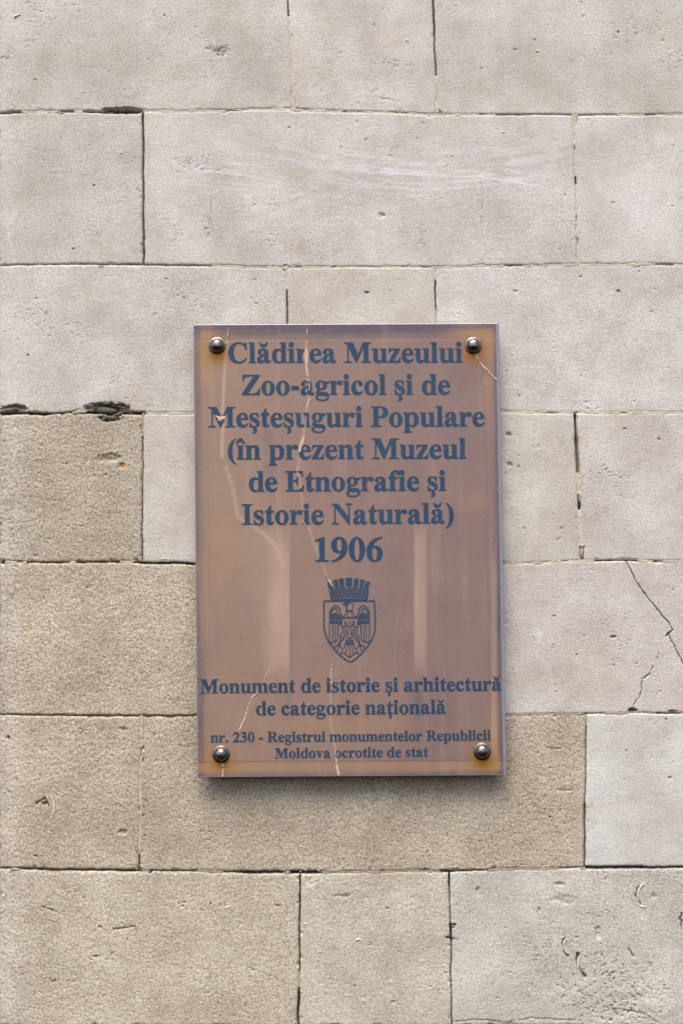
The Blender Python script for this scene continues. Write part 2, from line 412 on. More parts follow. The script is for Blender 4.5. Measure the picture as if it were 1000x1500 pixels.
# x, y, rx, ry, depth, grime, noise
PITS = [
    (20, 599, 23, 7, 11, .55, .35), (160, 598, 38, 9, 12, .6, .45), (160, 612, 22, 7, 8, .5, .6), (180, 161, 28, 4.5, 20, .5, .4),
    (156, 161, 8, 4.5, 8, .5, .3), (160, 671, 18, 8, 3.2, .0, .5), (179, 682, 6, 5, 2.5, 0, .2),
    (318, 73, 17, 9, 1.6, .15, 1.2), (322, 74, 14, 8, 1.0, .35, .85), (308, 70, 8, 5, .8, .3, .8), (560, 315, 6, 4, 2.5, .2, .8), (898, 933, 5, 2.5, 4, .3, .3),
    (926, 1041, 8, 3.5, 9, .5, .4), (985, 1043, 9, 2.5, 4, .4, .5), (65, 1178, 6, 4, 4, .35, .4), (180, 1219, 8, 4, 3, .2, .8),
    (12, 1081, 3, 4, 5, .5, .3), (180, 1068, 6, 4, 2, .3, .8), (537, 428, 4, 2, 4, .3, .3), (573, 427, 7, 3, 1.2, .1, 1.),
    (876, 1366, 5, 11, 2.6, 0.05, .3), (700, 1307, 4, 8, 2.0, .05, .4), (905, 1485, 50, 22, 1.4, 0, .9), (882, 1420, 24, 30, 1.0, .10, 1.3), (905, 1455, 75, 45, 1.2, .13, 1.8), (800, 1400, 40, 50, .8, .10, 1.5),
    (826, 1318, 20, 8, 1.2, .1, .8), (820, 1296, 8, 3, 2, .2, .5), (745, 636, 5, 4, 2.5, .3, .6), (746, 680, 6, 4, 2.5, .3, .6),
    (895, 695, 26, 12, .9, .12, 1.6), (915, 628, 3, 1.6, 3, .4, .3), (965, 643, 3, 1.6, 3, .4, .3), (600, 588, 4, 2, 2, .3, .5),
    (760, 70, 12, 4, 1.2, .12, 1.2), (574, 92, 22, 7, 1.2, .1, 1.4), (842, 177, 5, 9, 2.5, .15, .6), (642, 164, 6, 6, 2.0, .1, .6),
    (755, 426, 4, 2, 2, .2, .4), (905, 426, 4, 2, 3, .3, .4), (418, 393, 5, 6, 3.5, .1, .3), (105, 1310, 40, 14, .9, .1, 1.2),
    (500, 1313, 12, 3, 1.6, .2, .8), (326, 1326, 18, 5, 1.8, .1, .9), (406, 1327, 7, 2, 2.5, .3, .5), (188, 1358, 20, 6, 1.3, .1, 1.),
    (140, 1402, 6, 2.5, 2.5, .25, .5), (455, 1290, 9, 9, 1.2, .05, .8), (958, 1314, 6, 5, 1.0, .05, .8), (985, 90, 25, 22, .7, .08, 1.3),
    (385, 1200, 30, 6, 1.0, .1, 1.), (350, 1050, 9, 5, 1.6, .1, 1.), (812, 1097, 12, 2, 1.4, .1, .6), (826, 1158, 18, 2, 1.4, .1, .6),
    (30, 460, 26, 12, .8, .10, 1.3), (60, 470, 18, 22, .6, .10, 1.3), (110, 490, 22, 30, .5, .08, 1.3), (285, 240, 38, 14, .7, .10, 1.4),
    (305, 330, 8, 26, .6, .12, 1.2), (260, 345, 30, 10, .5, .10, 1.3), (150, 345, 20, 10, .6, .10, 1.3), (610, 345, 30, 15, .6, .10, 1.3),
]
_r2 = np.random.RandomState(21)
for _ in range(100):
    PITS.append((_r2.uniform(5, 1000), _r2.uniform(5, 1500), _r2.uniform(1.2, 3.2), _r2.uniform(0.9, 2.0), _r2.uniform(1.2, 3.2), _r2.uniform(.1, .45), .5))
BULGES = [(925, 1452, 46, 26, 2.0), (962, 1480, 40, 20, 1.5), (850, 1462, 40, 22, 1.2), (760, 1440, 90, 40, .7)]
def polydist(X, Y, pts):
    d = np.full(X.shape, 1e9)
    for (ax, ay), (bx, by) in zip(pts[:-1], pts[1:]):
        vx, vy = bx - ax, by - ay
        t = np.clip(((X - ax) * vx + (Y - ay) * vy) / (vx * vx + vy * vy), 0, 1)
        d = np.minimum(d, np.hypot(X - ax - t * vx, Y - ay - t * vy))
    return d
def face_relief(X, Y, coarse, seed):
    fine = 1.0
    h = 0.6 * fbm(X / 170, Y / 150, seed, 3) + (0.10 + 0.10 * coarse) * fbm(X / 30, Y / 26, seed + 5, 3)
    grain = vnoise(X / 3.1, Y / 2.7, 11) * 0.55 + vnoise(X / 6.3, Y / 5.2, 12) * 0.22 + vnoise(X / 1.9, Y / 1.7, 13) * 0.45 - 0.9 * sstep(.35, .8, vnoise(X / 3.6, Y / 2.8, 14))
    c = np.clip(coarse + 0.25 * fbm(X / 70, Y / 70, seed + 2, 3) * (coarse > 0.5), 0.05, 1.1)
    h = h + grain * (0.07 + 0.42 * c ** 1.5)
    # gathered little holes
    patch = sstep(0.05, 0.45, fbm(X / 55, Y / 48, seed + 9, 4))
    hole = sstep(0.55, 0.85, vnoise(X / 3.3, Y / 2.4, 31)) * sstep(-.2, .5, vnoise(X / 11, Y / 8, 33))
    h = h - hole * patch * (0.9 + 0.9 * c)
    grime = 0.30 * hole * patch
    och = np.zeros(X.shape); chalk_and_light = np.zeros(X.shape)
    x0, x1, y0, y1 = X.min(), X.max(), Y.min(), Y.max()
    wob = 1.6 * vnoise(X / 5.5, Y / 5.5, 41)
    for px, py, rx, ry, d, g, nz in PITS:
        if px + rx * 2 < x0 or px - rx * 2 > x1 or py + ry * 2 < y0 or py - ry * 2 > y1: continue
        m = (np.abs(X - px) < rx * 2.2) & (np.abs(Y - py) < ry * 2.2)
        if not m.any(): continue
        xx, yy = X[m], Y[m]
        nn = vnoise(xx / 3.2, yy / 2.6, 51) * nz + 0.6 * vnoise(xx / 9, yy / 6, 52) * nz
        r = np.hypot((xx - px) / rx, (yy - py) / ry) + nn * 0.45
        f = sstep(1.05, 0.45, r)
        if nz >= 0.9:      # a patch of small separate pores
            f = sstep(1.2, 0.3, r) * sstep(0.30, 0.75, vnoise(xx / 2.5, yy / 2.0, 55)); g = min(.8, g * 4.0)
        lay = 1 + 0.35 * vnoise(xx / 14, yy / 2.2, 61)
        h[m] -= d * f * lay; grime[m] = np.maximum(grime[m], g * f)
    for pts, w, d in CRACKS:
        xs = [p[0] for p in pts]; ys = [p[1] for p in pts]
        if max(xs) + 5 < x0 or min(xs) - 5 > x1 or max(ys) + 5 < y0 or min(ys) - 5 > y1: continue
        m = (X > min(xs) - 6) & (X < max(xs) + 6) & (Y > min(ys) - 6) & (Y < max(ys) + 6)
        dd = polydist(X[m] + wob[m], Y[m] + wob[m] * 0.6, pts)
        ww = w * (1 + 0.5 * vnoise(X[m] / 6, Y[m] / 6, 71))
        f = sstep(ww * 1.25, ww * 0.35, dd)
        h[m] -= d * f; grime[m] = np.maximum(grime[m], 0.55 * f)
    for px, py, rx, ry, d in BULGES:
        r = np.hypot((X - px) / rx, (Y - py) / ry)
        h += d * np.exp(-r * r * 1.5) * (1 + 0.4 * vnoise(X / 12, Y / 9, 81))
    # own marks
    och += 0.75 * np.exp(-(((X - 180) / 5) ** 2 + ((Y - 682) / 4.5) ** 2))
    for px, py, r, a in [(183, 640, 5, .4), (135, 641, 7, .3), (153, 681, 10, .2), (190, 596, 7, .5), (345, 38, 26, .10), (575, 62, 18, .12), (857, 1182, 4, .4)]:
        och += a * np.exp(-(((X - px) / r) ** 2 + ((Y - py) / (r * .6)) ** 2)) * (0.7 + 0.6 * vnoise(X / 4, Y / 4, 91))
    # pale sweeping scrape marks
    def sweep(cx, cy, lx, ly, ang, amp, bend=0.0):
        ca, sa = math.cos(ang), math.sin(ang)
        u = (X - cx) * ca + (Y - cy) * sa; v = -(X - cx) * sa + (Y - cy) * ca + bend * u * u
        e = np.exp(-((u / lx) ** 2 + (v / ly) ** 2))
        return amp * e * sstep(-0.1, 0.75, vnoise(u / 90, v / 3.4, 95) + 0.4 * vnoise(u / 20, v / 7, 96))
    inrow = (Y > 170) & (Y < 386) & (X > 213) & (X < 840)
    chalk_and_light += inrow * (sweep(350, 250, 130, 26, 0.12, .5) + sweep(450, 290, 150, 26, -0.42, .32) + sweep(620, 250, 190, 30, 0.02, .7, .0006) + sweep(760, 262, 100, 18, 0.15, .6))
    chalk_and_light += 0.20 * np.exp(-((X - 14) / 20.0) ** 2) * (0.7 + 0.5 * fbm(X / 20, Y / 60, 97, 3))  # skylight on the wall's left edge, painted in as a paler band
    chalk_and_light += 0.5 * np.exp(-(((X - 789) / 4) ** 2 + ((Y - 930) / 8) ** 2))
    return h, np.clip(grime, 0, 1), np.clip(och, 0, 1), np.clip(chalk_and_light, 0, 0.7)

def make_block(L, R, T, B, row, col, coarse, seed, inframe):
    """L,R: (v dict,y0,y1) or number; T,B: horizontal joint index"""
    step = (1.0 if (row == 6 and np.isscalar(L) is False and L['x'][0] > 300) else 1.35) if inframe else 7.0
    yT0, yB0 = HJ[T]['p'][:, 1].mean(), HJ[B]['p'][:, 1].mean()
    xl = L if np.isscalar(L) else L['x'][0]; xr = R if np.isscalar(R) else R['x'][0]
    nx = max(6, int((xr - xl) / step)); ny = max(6, int((yB0 - yT0) / step))
    u = np.linspace(0, 1, nx); v = np.linspace(0, 1, ny)
    # denser near the edges so that arrises stay crisp
    u = u + 0.0 * u; xs = xl + (xr - xl) * u
    top = h_line(T, xs) + sm(seg_width(HJ[T]['segs'], xs)) / 2 + 0.35 * vnoise(xs / 4.5, seed, 101)
    bot = h_line(B, xs) - sm(seg_width(HJ[B]['segs'], xs)) / 2 + 0.35 * vnoise(xs / 4.5, seed, 102)
    y0, y1 = float(np.mean(top)), float(np.mean(bot)); ys = y0 + (y1 - y0) * v
    if np.isscalar(L): lef = np.full(ny, float(L)) + 1.0 * vnoise(ys / 20, seed)
    else: lef = v_line(L, ys, yT0, yB0) + sm(seg_width(L['segs'], ys)) / 2 + 0.35 * vnoise(ys / 4.5, seed, 103)
    if np.isscalar(R): rig = np.full(ny, float(R)) + 1.0 * vnoise(ys / 20, seed)
    else: rig = v_line(R, ys, yT0, yB0) - sm(seg_width(R['segs'], ys)) / 2 + 0.35 * vnoise(ys / 4.5, seed, 104)
    U, W = np.meshgrid(u, v)
    X = lef[:, None] * (1 - U) + rig[:, None] * U
    Y = top[None, :] * (1 - W) + bot[None, :] * W
    h, grime, och, chalk_and_light = face_relief(X, Y, coarse, seed)
    dl, dr, dt, db = X - lef[:, None], rig[:, None] - X, Y - top[None, :], bot[None, :] - Y
    d = np.minimum(np.minimum(dl, dr), np.minimum(dt, db))
    corner = 1.0 / (1.0 / (np.minimum(dl, dr) + .3) + 1.0 / (np.minimum(dt, db) + .3))
    rad = 0.8 + 0.7 * (0.5 + 0.5 * vnoise(X / 16, Y / 16, seed + 7)) + 2.2 * sstep(.45, .85, vnoise(X / 9, Y / 9, seed + 8))
    rad = rad * (1 + 0.5 * coarse)
    h = h - (0.24 + 0.4 * coarse) * rad * np.exp(-(d / rad) ** 2 * 1.6) - 0.9 * np.exp(-(corner / 1.2) ** 2)
    h = h + 0.3 * vnoise(seed * 3.3, seed * 1.7)                      # each block sits a little in or out
    if xl > -20: h = h - 5.0 * np.clip((40 - X) / 40, 0, 1) ** 2        # the wall's edge falls away at the left
    else: h = h - 9.0
    h = np.maximum(h, -24)
    # skirt going back into the wall
    pad = lambda A: np.pad(A, 1, mode='edge')
    X, Y, hh = pad(X), pad(Y), pad(h)
    hh[0, :] = hh[-1, :] = -40; hh[:, 0] = hh[:, -1] = -40
    gx, gy, gz = wall_pt(X, Y, hh)
    me = grid_mesh('stone_block', gx, gy, gz, dict(grime=pad(grime), ochre=pad(och), chalk_and_light=pad(chalk_and_light)))
    me.materials.append(M_STONE)
    o = link(bpy.data.objects.new('stone_block', me), wall)
    o.color = (col[0], col[1], col[2], coarse)
    if inframe and coarse >= 0.7: o['label'] = 'coarse sandy tan block'
    if row == 6 and inframe and coarse < 0.7: o['label'] = 'pale block with a branching hairline crack'
    recentre(o)
    return o

def make_mortar(pts_fn, t0, t1, segs, horiz, col, depth=1.3, step=1.6, cut=()):
    n = max(4, int((t1 - t0) / step))
    t = np.linspace(t0, t1, n)
    c = pts_fn(t)
    w = sm(seg_width(segs, t)) / 2 + 1.3
    k = np.linspace(-1, 1, 5)
    A = t[:, None] + 0 * k[None, :]
    Bc = c[:, None] + w[:, None] * k[None, :]
    X, Y = (A, Bc) if horiz else (Bc, A)
    h = -depth + 0.35 * vnoise(X / 3.2, Y / 3.2, 111) + 0.6 * vnoise(X / 13, Y / 13, 112) - np.abs(k[None, :]) * 0.15
    h = h - 5.0 * np.clip((40 - X) / 40, 0, 1) ** 2 * (X > -8)
    op = np.stack([open_at(segs, t + 5 * vnoise(t / 5.0 + kk * 1.3, 3.3 + kk)) for kk in k], 1)
    thin = vnoise(X / 17, Y / 17, 117) > 0.62                     # crumbled away here and there
    h = np.where(op, h - 27 + 4 * vnoise(X / 9, Y / 9, 113), np.where(thin, h - 2.5, h))      # washed out: only deep remains
    gx, gy, gz = wall_pt(X, Y, h)
    me = grid_mesh('mortar_joint', gx, gy, gz)
    me.materials.append(M_MORTAR)
    o = link(bpy.data.objects.new('mortar_joint', me), wall)
    o.color = col + (1,)
    recentre(o)
    return o

seed = 1
OCHRE, BROWN, LIME = (0.47, 0.42, 0.33), (0.30, 0.26, 0.20), (0.44, 0.39, 0.32)
for r, (vj, kinds) in enumerate(ROWS):
    vj = [V(x, x) if np.isscalar(x) else x for x in vj]
    T, B = r, r + 1
    if kinds is None:
        kinds = [(OUT, .3)] * (len(vj) + 1)
    # the block left of the joint at x=1 is the return of the wall
    edges = [XR[0]] + vj + [XR[1]]
    for i in range(len(edges) - 1):
        L, R = edges[i], edges[i + 1]
        xl = L if np.isscalar(L) else L['x'][0]; xr = R if np.isscalar(R) else R['x'][0]
        inf = (xr > 5 and xl < 1000 and 2 <= r <= 8)
        kk = kinds[min(i, len(kinds) - 1)]
        make_block(L, R, T, B, r, kk[0], kk[1], seed, inf)
        seed += 1
    y0, y1 = HJ[T]['p'][:, 1].mean(), HJ[B]['p'][:, 1].mean()
    for v in vj:
        col = OCHRE if (r < 6 and v['x'][0] > 300) else (LIME if v['x'][0] > 100 and r == 7 else BROWN)
        make_mortar(lambda t, v=v: v_line(v, t, y0, y1), y0, y1, v['segs'], False, col, 0.2 if (r == 7 and v['x'][0] < 300) else 0.45,
                    1.6 if 2 <= r <= 8 else 8)
for j in range(1, len(HJ) - 1):
    inb = 3 <= j <= 9
    col = OCHRE if j <= 6 else BROWN
    make_mortar(lambda t, j=j: h_line(j, t), XR[0], XR[1], HJ[j]['segs'], True, col, 0.4, 1.6 if inb else 8)
# core behind the blocks, seen only down the open joints
cx, cy, cz = wall_pt(np.array([[-600., 1620.], [-600., 1620.]]), np.array([[-500., -500.], [1940., 1940.]]), -30.0 + 0 * np.zeros((2, 2)))
cx, cy, cz = np.array(cx), np.array(cy), np.array(cz)
vs = [(cx[0, 0], .03, cz[0, 0]), (cx[0, 1], .03, cz[0, 1]), (cx[1, 1], .03, cz[1, 1]), (cx[1, 0], .03, cz[1, 0])]
vs += [(a, .25, c) for a, b, c in vs]
core = link(bpy.data.objects.new('wall_core', py_mesh('wall_core', vs, [(0, 3, 2, 1), (4, 5, 6, 7), (0, 1, 5, 4), (1, 2, 6, 5), (2, 3, 7, 6), (3, 0, 4, 7)])), wall)
core.data.materials.append(M_DEEP)

# broken bits lying in the two cavities and the holes of the joints
def lump(name, px, py, rx, ry, out, thick, mat, seed_, parent, rot=0.0, squash=1.0):
    rs = np.random.RandomState(seed_)
    nu, nv = 14, 7
    verts, faces = [], []
    for j in range(nv + 1):
        ph = math.pi * j / nv
        for i in range(nu):
            th = 2 * math.pi * i / nu
            k = 1 + 0.28 * float(vnoise(math.cos(th) * 1.6 + seed_, math.sin(th) * 1.6 + ph * 1.1)) + 0.10 * rs.randn()
            ux, uy, uz = math.cos(th) * math.sin(ph) * k, math.sin(th) * math.sin(ph) * k, math.cos(ph)
            x_, y_ = ux * rx, uy * ry
            X_ = px + x_ * math.cos(rot) - y_ * math.sin(rot); Y_ = py + x_ * math.sin(rot) + y_ * math.cos(rot)
            verts.append(wall_pt(X_, Y_, out + uz * thick))
    for j in range(nv):
        for i in range(nu):
            a = j * nu + i; b = j * nu + (i + 1) % nu
            faces.append((a, b, b + nu, a + nu))
    me = py_mesh(name, verts, faces, False)
    me.materials.append(mat)
    o = link(bpy.data.objects.new(name, me), parent)
    recentre(o)
    return o
for i, (px, py, rx, ry, out, th, rot, mt) in enumerate([
        (116, 603, 11, 3.4, -1.5, 2.2, -.1, M_CHIP), (154, 600, 15, 4.4, -6.0, 3.5, .12, M_RUBBLE), (160, 611, 12, 2.6, -3.5, 2.4, .1, M_RUBBLE),
        (172, 606, 9, 2.2, -4.0, 2.4, -.35, M_RUBBLE), (188, 601, 12, 3.4, -6.5, 3.0, .2, M_RUBBLE), (134, 597, 12, 3.8, -7.0, 3.0, -.1, M_RUBBLE),
        (150, 614, 9, 2.0, -4.0, 2.0, -.3, M_RUBBLE), (14, 600, 15, 3.4, -5.0, 3.0, -.15, M_RUBBLE), (34, 602, 9, 3.0, -4.5, 2.6, .3, M_RUBBLE), (178, 588+8, 16, 2.2, -5, 2.0, .22, M_RUBBLE),
        (89, 164.5, 5, 1.6, -1.0, 1.6, 0, M_CHIP), (163, 165, 7, 2.0, -5, 2, .2, M_RUBBLE),
        (848, 700, 2.0, 9, -3.4, 1.6, .03, M_CHIP), (849.5, 727, 2.3, 7, -1.8, 1.8, .02, M_CHIP), (850.5, 756, 1.8, 13, -3.0, 1.4, 0.02, M_CHIP),
        (852, 806, 2.6, 10, -2.2, 1.6, 0.0, M_CHIP), (22, 1274, 8, 1.8, -1.2, 1.4, 0.05, M_CHIP), (148, 390, 5, 1.6, -.6, 1.4, 0, M_CHIP)]):
    lump('stone_chip', px, py, rx, ry, out, th, mt, 40 + i, wall, rot)

# shell pieces in the stone
def shell(pts, w):
    pts = [np.array(p, float) for p in pts]
    verts, faces = [], []
    n = len(pts)
    for i, p in enumerate(pts):
        d = pts[min(i + 1, n - 1)] - pts[max(i - 1, 0)]; d /= np.linalg.norm(d)
        q = np.array([-d[1], d[0]]); k = w * math.sin(math.pi * (i + 0.6) / (n + 0.2)) / 2
        for s, z in ((-1, -2), (-.6, .9), (.6, .9), (1, -2)):
            pp = p + q * k * s
            verts.append(wall_pt(pp[0], pp[1], z))
    for i in range(n - 1):
        for s in range(3):
            faces.append((i * 4 + s, i * 4 + s + 1, i * 4 + s + 5, i * 4 + s + 4))
    me = py_mesh('shell_fragment', verts, faces, True); me.materials.append(M_SHELL)
    o = link(bpy.data.objects.new('shell_fragment', me), wall); recentre(o)
def arc(cx, cy, r, a0, a1, n=9, ry=None):
    return [(cx + r * math.cos(math.radians(a0 + (a1 - a0) * i / (n - 1))), cy + (ry or r) * math.sin(math.radians(a0 + (a1 - a0) * i / (n - 1)))) for i in range(n)]
for pts, w in [(arc(55, 685, 14, 180, 310), 1.8), (arc(70, 1184, 9, -70, 60, ry=20), 1.6), (arc(946, 1312, 12, 150, 260, ry=17), 2.4), (arc(942, 1322, 7, 60, 170), 2.0),
               (arc(856, 1412, 10, 110, 230, ry=16), 2.4), (arc(834, 1386, 9, 110, 240, ry=12), 1.6), (arc(76, 1215, 6, 60, 170), 1.2),
               ([(520, 1378), (525, 1376), (530, 1378)], 3.0), ([(570, 1435), (574, 1441)], 2.6), ([(445, 1352), (448, 1354)], 4), ([(530, 1464), (533, 1467)], 4), ([(646, 1416), (652, 1414)], 2.2),
               ([(543, 1361), (546, 1364)], 3.6), ([(784, 73), (789, 74)], 2.6), ([(735, 193), (739, 193)], 2.4), ([(594, 58), (598, 59)], 3), ([(176, 222), (179, 224)], 2.6), ([(20, 24), (30, 20)], 1.6),
               ([(236, 818), (246, 819)], 2.0), ([(330, 1330), (338, 1328)], 2.4), ([(4, 1310), (6, 1313)], 3), ([(605, 1330), (608, 1332)], 2.6), ([(780, 930), (783, 932)], 2.6)]:
    shell(pts, w)

# ------------------------------------------------------------------ the plaque
FRONT = -0.027          # y of the front face
plaque = bpy.data.objects.new('plaque', None)
link(plaque)
TL, TR, BR, BL = (283, 474.5), (730.5, 472.5), (741.5, 1136.5), (289, 1139.5)
a_ = at(515, 806, FRONT)
plaque.location = (float(a_[0]), 0.0, float(at(515, 1139, FRONT)[2]))
plaque.empty_display_size = 0.1
plaque['label'] = 'brown weathered museum plaque with blue Romanian lettering and a shield'
plaque['category'] = 'plaque'
PLOC = np.array([plaque.location.x, 0.0, plaque.location.z])
def pl(px, py, out_mm=0.0):
    """photo pixel -> plaque-local point, out_mm in front of the front face (straight out)"""
    x, y, z = at(px, py, FRONT)
    return x - PLOC[0], y - out_mm * 0.001, z - PLOC[2]
def quad(u, v):
    u = np.asarray(u, float); v = np.asarray(v, float)
    X = (TL[0] * (1 - u) + TR[0] * u) * (1 - v) + (BL[0] * (1 - u) + BR[0] * u) * v
    Y = (TL[1] * (1 - u) + TR[1] * u) * (1 - v) + (BL[1] * (1 - u) + BR[1] * u) * v
    return X, Y
PW, PH = 450.0, 664.0
# front film
u = np.linspace(1.6 / PW, 1 - 4.4 / PW, 300); v = np.linspace(2.0 / PH, 1 - 1.6 / PH, 440)
U, Vv = np.meshgrid(u, v)
X, Y = quad(U, Vv)
dx0, dx1, dy0, dy1 = U * PW, (1 - U) * PW, Vv * PH, (1 - Vv) * PH
g2 = lambda cx, cy, sx, sy: np.exp(-(((X - cx) / sx) ** 2 + ((Y - cy) / sy) ** 2))
nz = fbm(X / 60, Y / 60, 201, 4); nzf = fbm(X / 14, Y / 10, 205, 4)
SCREWS = [(318, 506), (693, 506), (324, 1105), (706, 1101)]
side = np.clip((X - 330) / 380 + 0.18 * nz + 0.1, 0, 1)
rust = np.zeros(X.shape)
for (sx, sy), k in zip(SCREWS, (.75, .75, .55, .75)):
    rust += 1.5 * k * g2(sx, sy + 11, 15, 15) * (0.85 + 0.4 * nzf) + 0.22 * g2(sx, sy + 6, 30, 26)
violet = 0.62 * np.exp(-(dx0 / 11) ** 2) + 0.75 * np.exp(-(dx1 / 13) ** 2) + 0.7 * np.exp(-(dy0 / 13) ** 2) + 0.5 * np.exp(-(dy1 / 7) ** 2)
yy = dy0 - 12 - 3 * nzf - 2 * vnoise(X / 22, X * 0, 207)
violet += 0.55 * np.exp(-(yy / 3.5) ** 2) * sstep(295, 340, X) * sstep(690, 610, X)
violet += 0.30 * sstep(22, 20, dy0) * sstep(300, 330, X) * sstep(680, 640, X)
for cx, cy, sx, sy, a in [(400, 690, 18, 45, .32), (392, 640, 14, 12, .25), (615, 700, 24, 40, .22), (612, 1035, 9, 34, .35), (424, 1035, 7, 26, .32),
                          (560, 905, 60, 70, .10), (352, 937, 3.5, 4, .45), (356, 988, 5, 7, .4), (660, 1060, 60, 45, .28), (728, 905, 7, 40, .35), (440, 500, 60, 6, .2),
                          (612, 760, 7, 60, .18), (300, 1010, 7, 50, .3), (318, 930, 4, 60, .12), (670, 560, 30, 30, .12), (722, 1035, 7, 14, .3)]:
    violet += a * g2(cx, cy, sx, sy) * (0.8 + 0.6 * nz)
warm = 0.55 * g2(700, 498, 38, 20) + 0.45 * g2(300, 520, 12, 40) + 0.35 * g2(700, 735, 16, 12) + 0.6 * g2(312, 1124, 26, 10) + 0.55 * g2(722, 1090, 7, 50)
warm += 0.42 * sstep(22, 19, dy1) * sstep(4, 9, dy1) * (0.75 + 0.5 * nz) + 0.25 * g2(330, 820, 22, 70) + 0.3 * g2(520, 1060, 140, 30)
warm += 0.30 * g2(715, 560, 14, 60) * 0.6
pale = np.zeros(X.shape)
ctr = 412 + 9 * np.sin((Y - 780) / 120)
pale += 0.65 * sstep(385, 405, X) * sstep(426, 422, X) * sstep(770, 830, Y + 0.9 * np.abs(X - 420)) * sstep(1010, 960, Y) * (0.8 + 0.4 * nz)  # vertical reflection of the surroundings, painted as a pale band
pale += 0.22 * sstep(300, 395, X) * sstep(426, 422, X) * sstep(765, 790, Y) * sstep(1000, 900, Y)  # soft left spread of the same painted reflection
pale += 0.62 * sstep(604, 609, X) * sstep(628, 620, X) * sstep(740, 800, Y) * sstep(1000, 950, Y) * (0.8 + 0.4 * nz)  # second reflection band painted into the film colour
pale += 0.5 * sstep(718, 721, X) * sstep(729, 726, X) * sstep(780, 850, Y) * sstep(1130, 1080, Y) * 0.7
def strip(pts, w, a, soft=1.0):
    d = polydist(X + 0.7 * nzf, Y, pts); return a * sstep(w, w * (1 - 0.8 * soft), d)
pale += strip([(332, 500), (328, 560), (326, 603)], 3.6, 0.80)
pale += strip([(326, 622), (325, 668)], 4.0, 0.80)
pale += strip([(331, 684), (341, 715), (349, 757), (385, 781), (408, 805), (414, 830)], 5.0, 0.51)
pale += strip([(449, 500), (449, 545), (453, 580), (447, 618), (440, 655), (436, 690), (444, 745), (455, 782), (478, 842)], 3.6, 0.43)
pale += strip([(486, 985), (484, 1010), (484, 1060), (493, 1110)], 2.6, 0.51)
pale += strip([(395, 980), (376, 1016), (357, 1055), (347, 1076)], 3.0, 0.36)
wx = 24 + 1.0 * vnoise(Y / 40, Y * 0, 3)
hf = 0.25 * sstep(21, 19, dx0) + 0.25 * sstep(22, 20, dx1) + 0.3 * sstep(23, 21, dy0) + 0.35 * sstep(22, 20, dy1)
groove = np.exp(-((dy0 - 23) / 1.2) ** 2) + np.exp(-((dy1 - 22) / 1.3) ** 2) + 0.7 * np.exp(-((dx0 - 20) / 1.3) ** 2) + 0.7 * np.exp(-((dx1 - 22) / 1.3) ** 2)
violet += 0.22 * groove
relief = -hf * 0.35 - 0.2 * groove + 0.12 * nz
edge_in = np.minimum(np.minimum(dx0, dx1), np.minimum(dy0, dy1))
wv = edge_in + 2.5 * nzf + 2.0 * nz
cornerness = np.exp(-(np.minimum(dx0, dx1) / 70) ** 2) * np.exp(-(np.minimum(dy0, dy1) / 110) ** 2)
warm += 0.28 * cornerness * sstep(7, 11, wv) * sstep(24, 20, edge_in) + 0.08 * sstep(8, 12, wv) * sstep(22, 19, edge_in)
violet += 0.35 * np.exp(-((wv - 8) / 2.2) ** 2) * cornerness
violet += 0.20 * sstep(3, 0, np.abs(X - 426 - 2 * nz) ) * sstep(800, 860, Y) * sstep(1020, 980, Y)
dust = sstep(.55, .8, vnoise(X / 3.0, Y / 3.0, 221)) * sstep(-.1, .5, fbm(X / 40, Y / 60, 223, 3)); pale += .2 * dust
violet += .16 * sstep(.76, .88, vnoise(X / 3.3, Y / 3.1, 225))
pale += 0.16 * sstep(.1, .7, fbm(X / 12, Y / 160, 227, 3)) 
violet += 0.12 * nz
x3, y3, z3 = pl(X, Y, 0.0)
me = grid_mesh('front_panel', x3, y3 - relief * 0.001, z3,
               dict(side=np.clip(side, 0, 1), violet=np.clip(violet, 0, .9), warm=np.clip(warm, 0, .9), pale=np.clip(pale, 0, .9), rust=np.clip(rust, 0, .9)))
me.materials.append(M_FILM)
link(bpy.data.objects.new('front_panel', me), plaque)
# clear rim around the film: four strips that slope back to the rear of the sheet
def rim(corners_in, corners_out):
    verts, faces = [], []
    prof = [(0.0, -0.25), (0.15, 0.0), (0.7, -0.5), (1.0, -1.6), (1.0, -5.0), (-1.5, -5.0)]
    for (ix, iy), (ox, oy) in zip(corners_in, corners_out):
        for t, o_ in prof:
            verts.append(pl(ix + (ox - ix) * t, iy + (oy - iy) * t, o_))
    n = len(prof)
    for c in range(4):
        d = (c + 1) % 4
        for s in range(n - 1):
            faces.append((c * n + s, c * n + s + 1, d * n + s + 1, d * n + s))
    return py_mesh('panel_edge', verts, faces)
ins = [quad(a / PW, b / PH) for a, b in ((1.5, 1.9), (PW - 4.3, 1.9), (PW - 4.3, PH - 1.5), (1.5, PH - 1.5))]
outs = [quad(0, 0), quad(1, 0), quad(1, 1), quad(0, 1)]
me = rim([(float(a), float(b)) for a, b in ins], [(float(a), float(b)) for a, b in outs]); me.materials.append(M_EDGE)
link(bpy.data.objects.new('panel_edge', me), plaque)
# backing board against the wall
bc = [quad(a / PW, b / PH) for a, b in ((9, 9), (PW - 9, 9), (PW - 9, PH - 9), (9, PH - 9))]
vs = [pl(a, b, -3.0) for a, b in bc]; vs = vs + [(x, -0.001 + 0 * y, z) for x, y, z in vs]
me = py_mesh('backing_board', vs, [(0, 3, 2, 1), (0, 1, 5, 4), (1, 2, 6, 5), (2, 3, 7, 6), (3, 0, 4, 7), (4, 5, 6, 7)]); me.materials.append(M_BACK)
link(bpy.data.objects.new('backing_board', me), plaque)

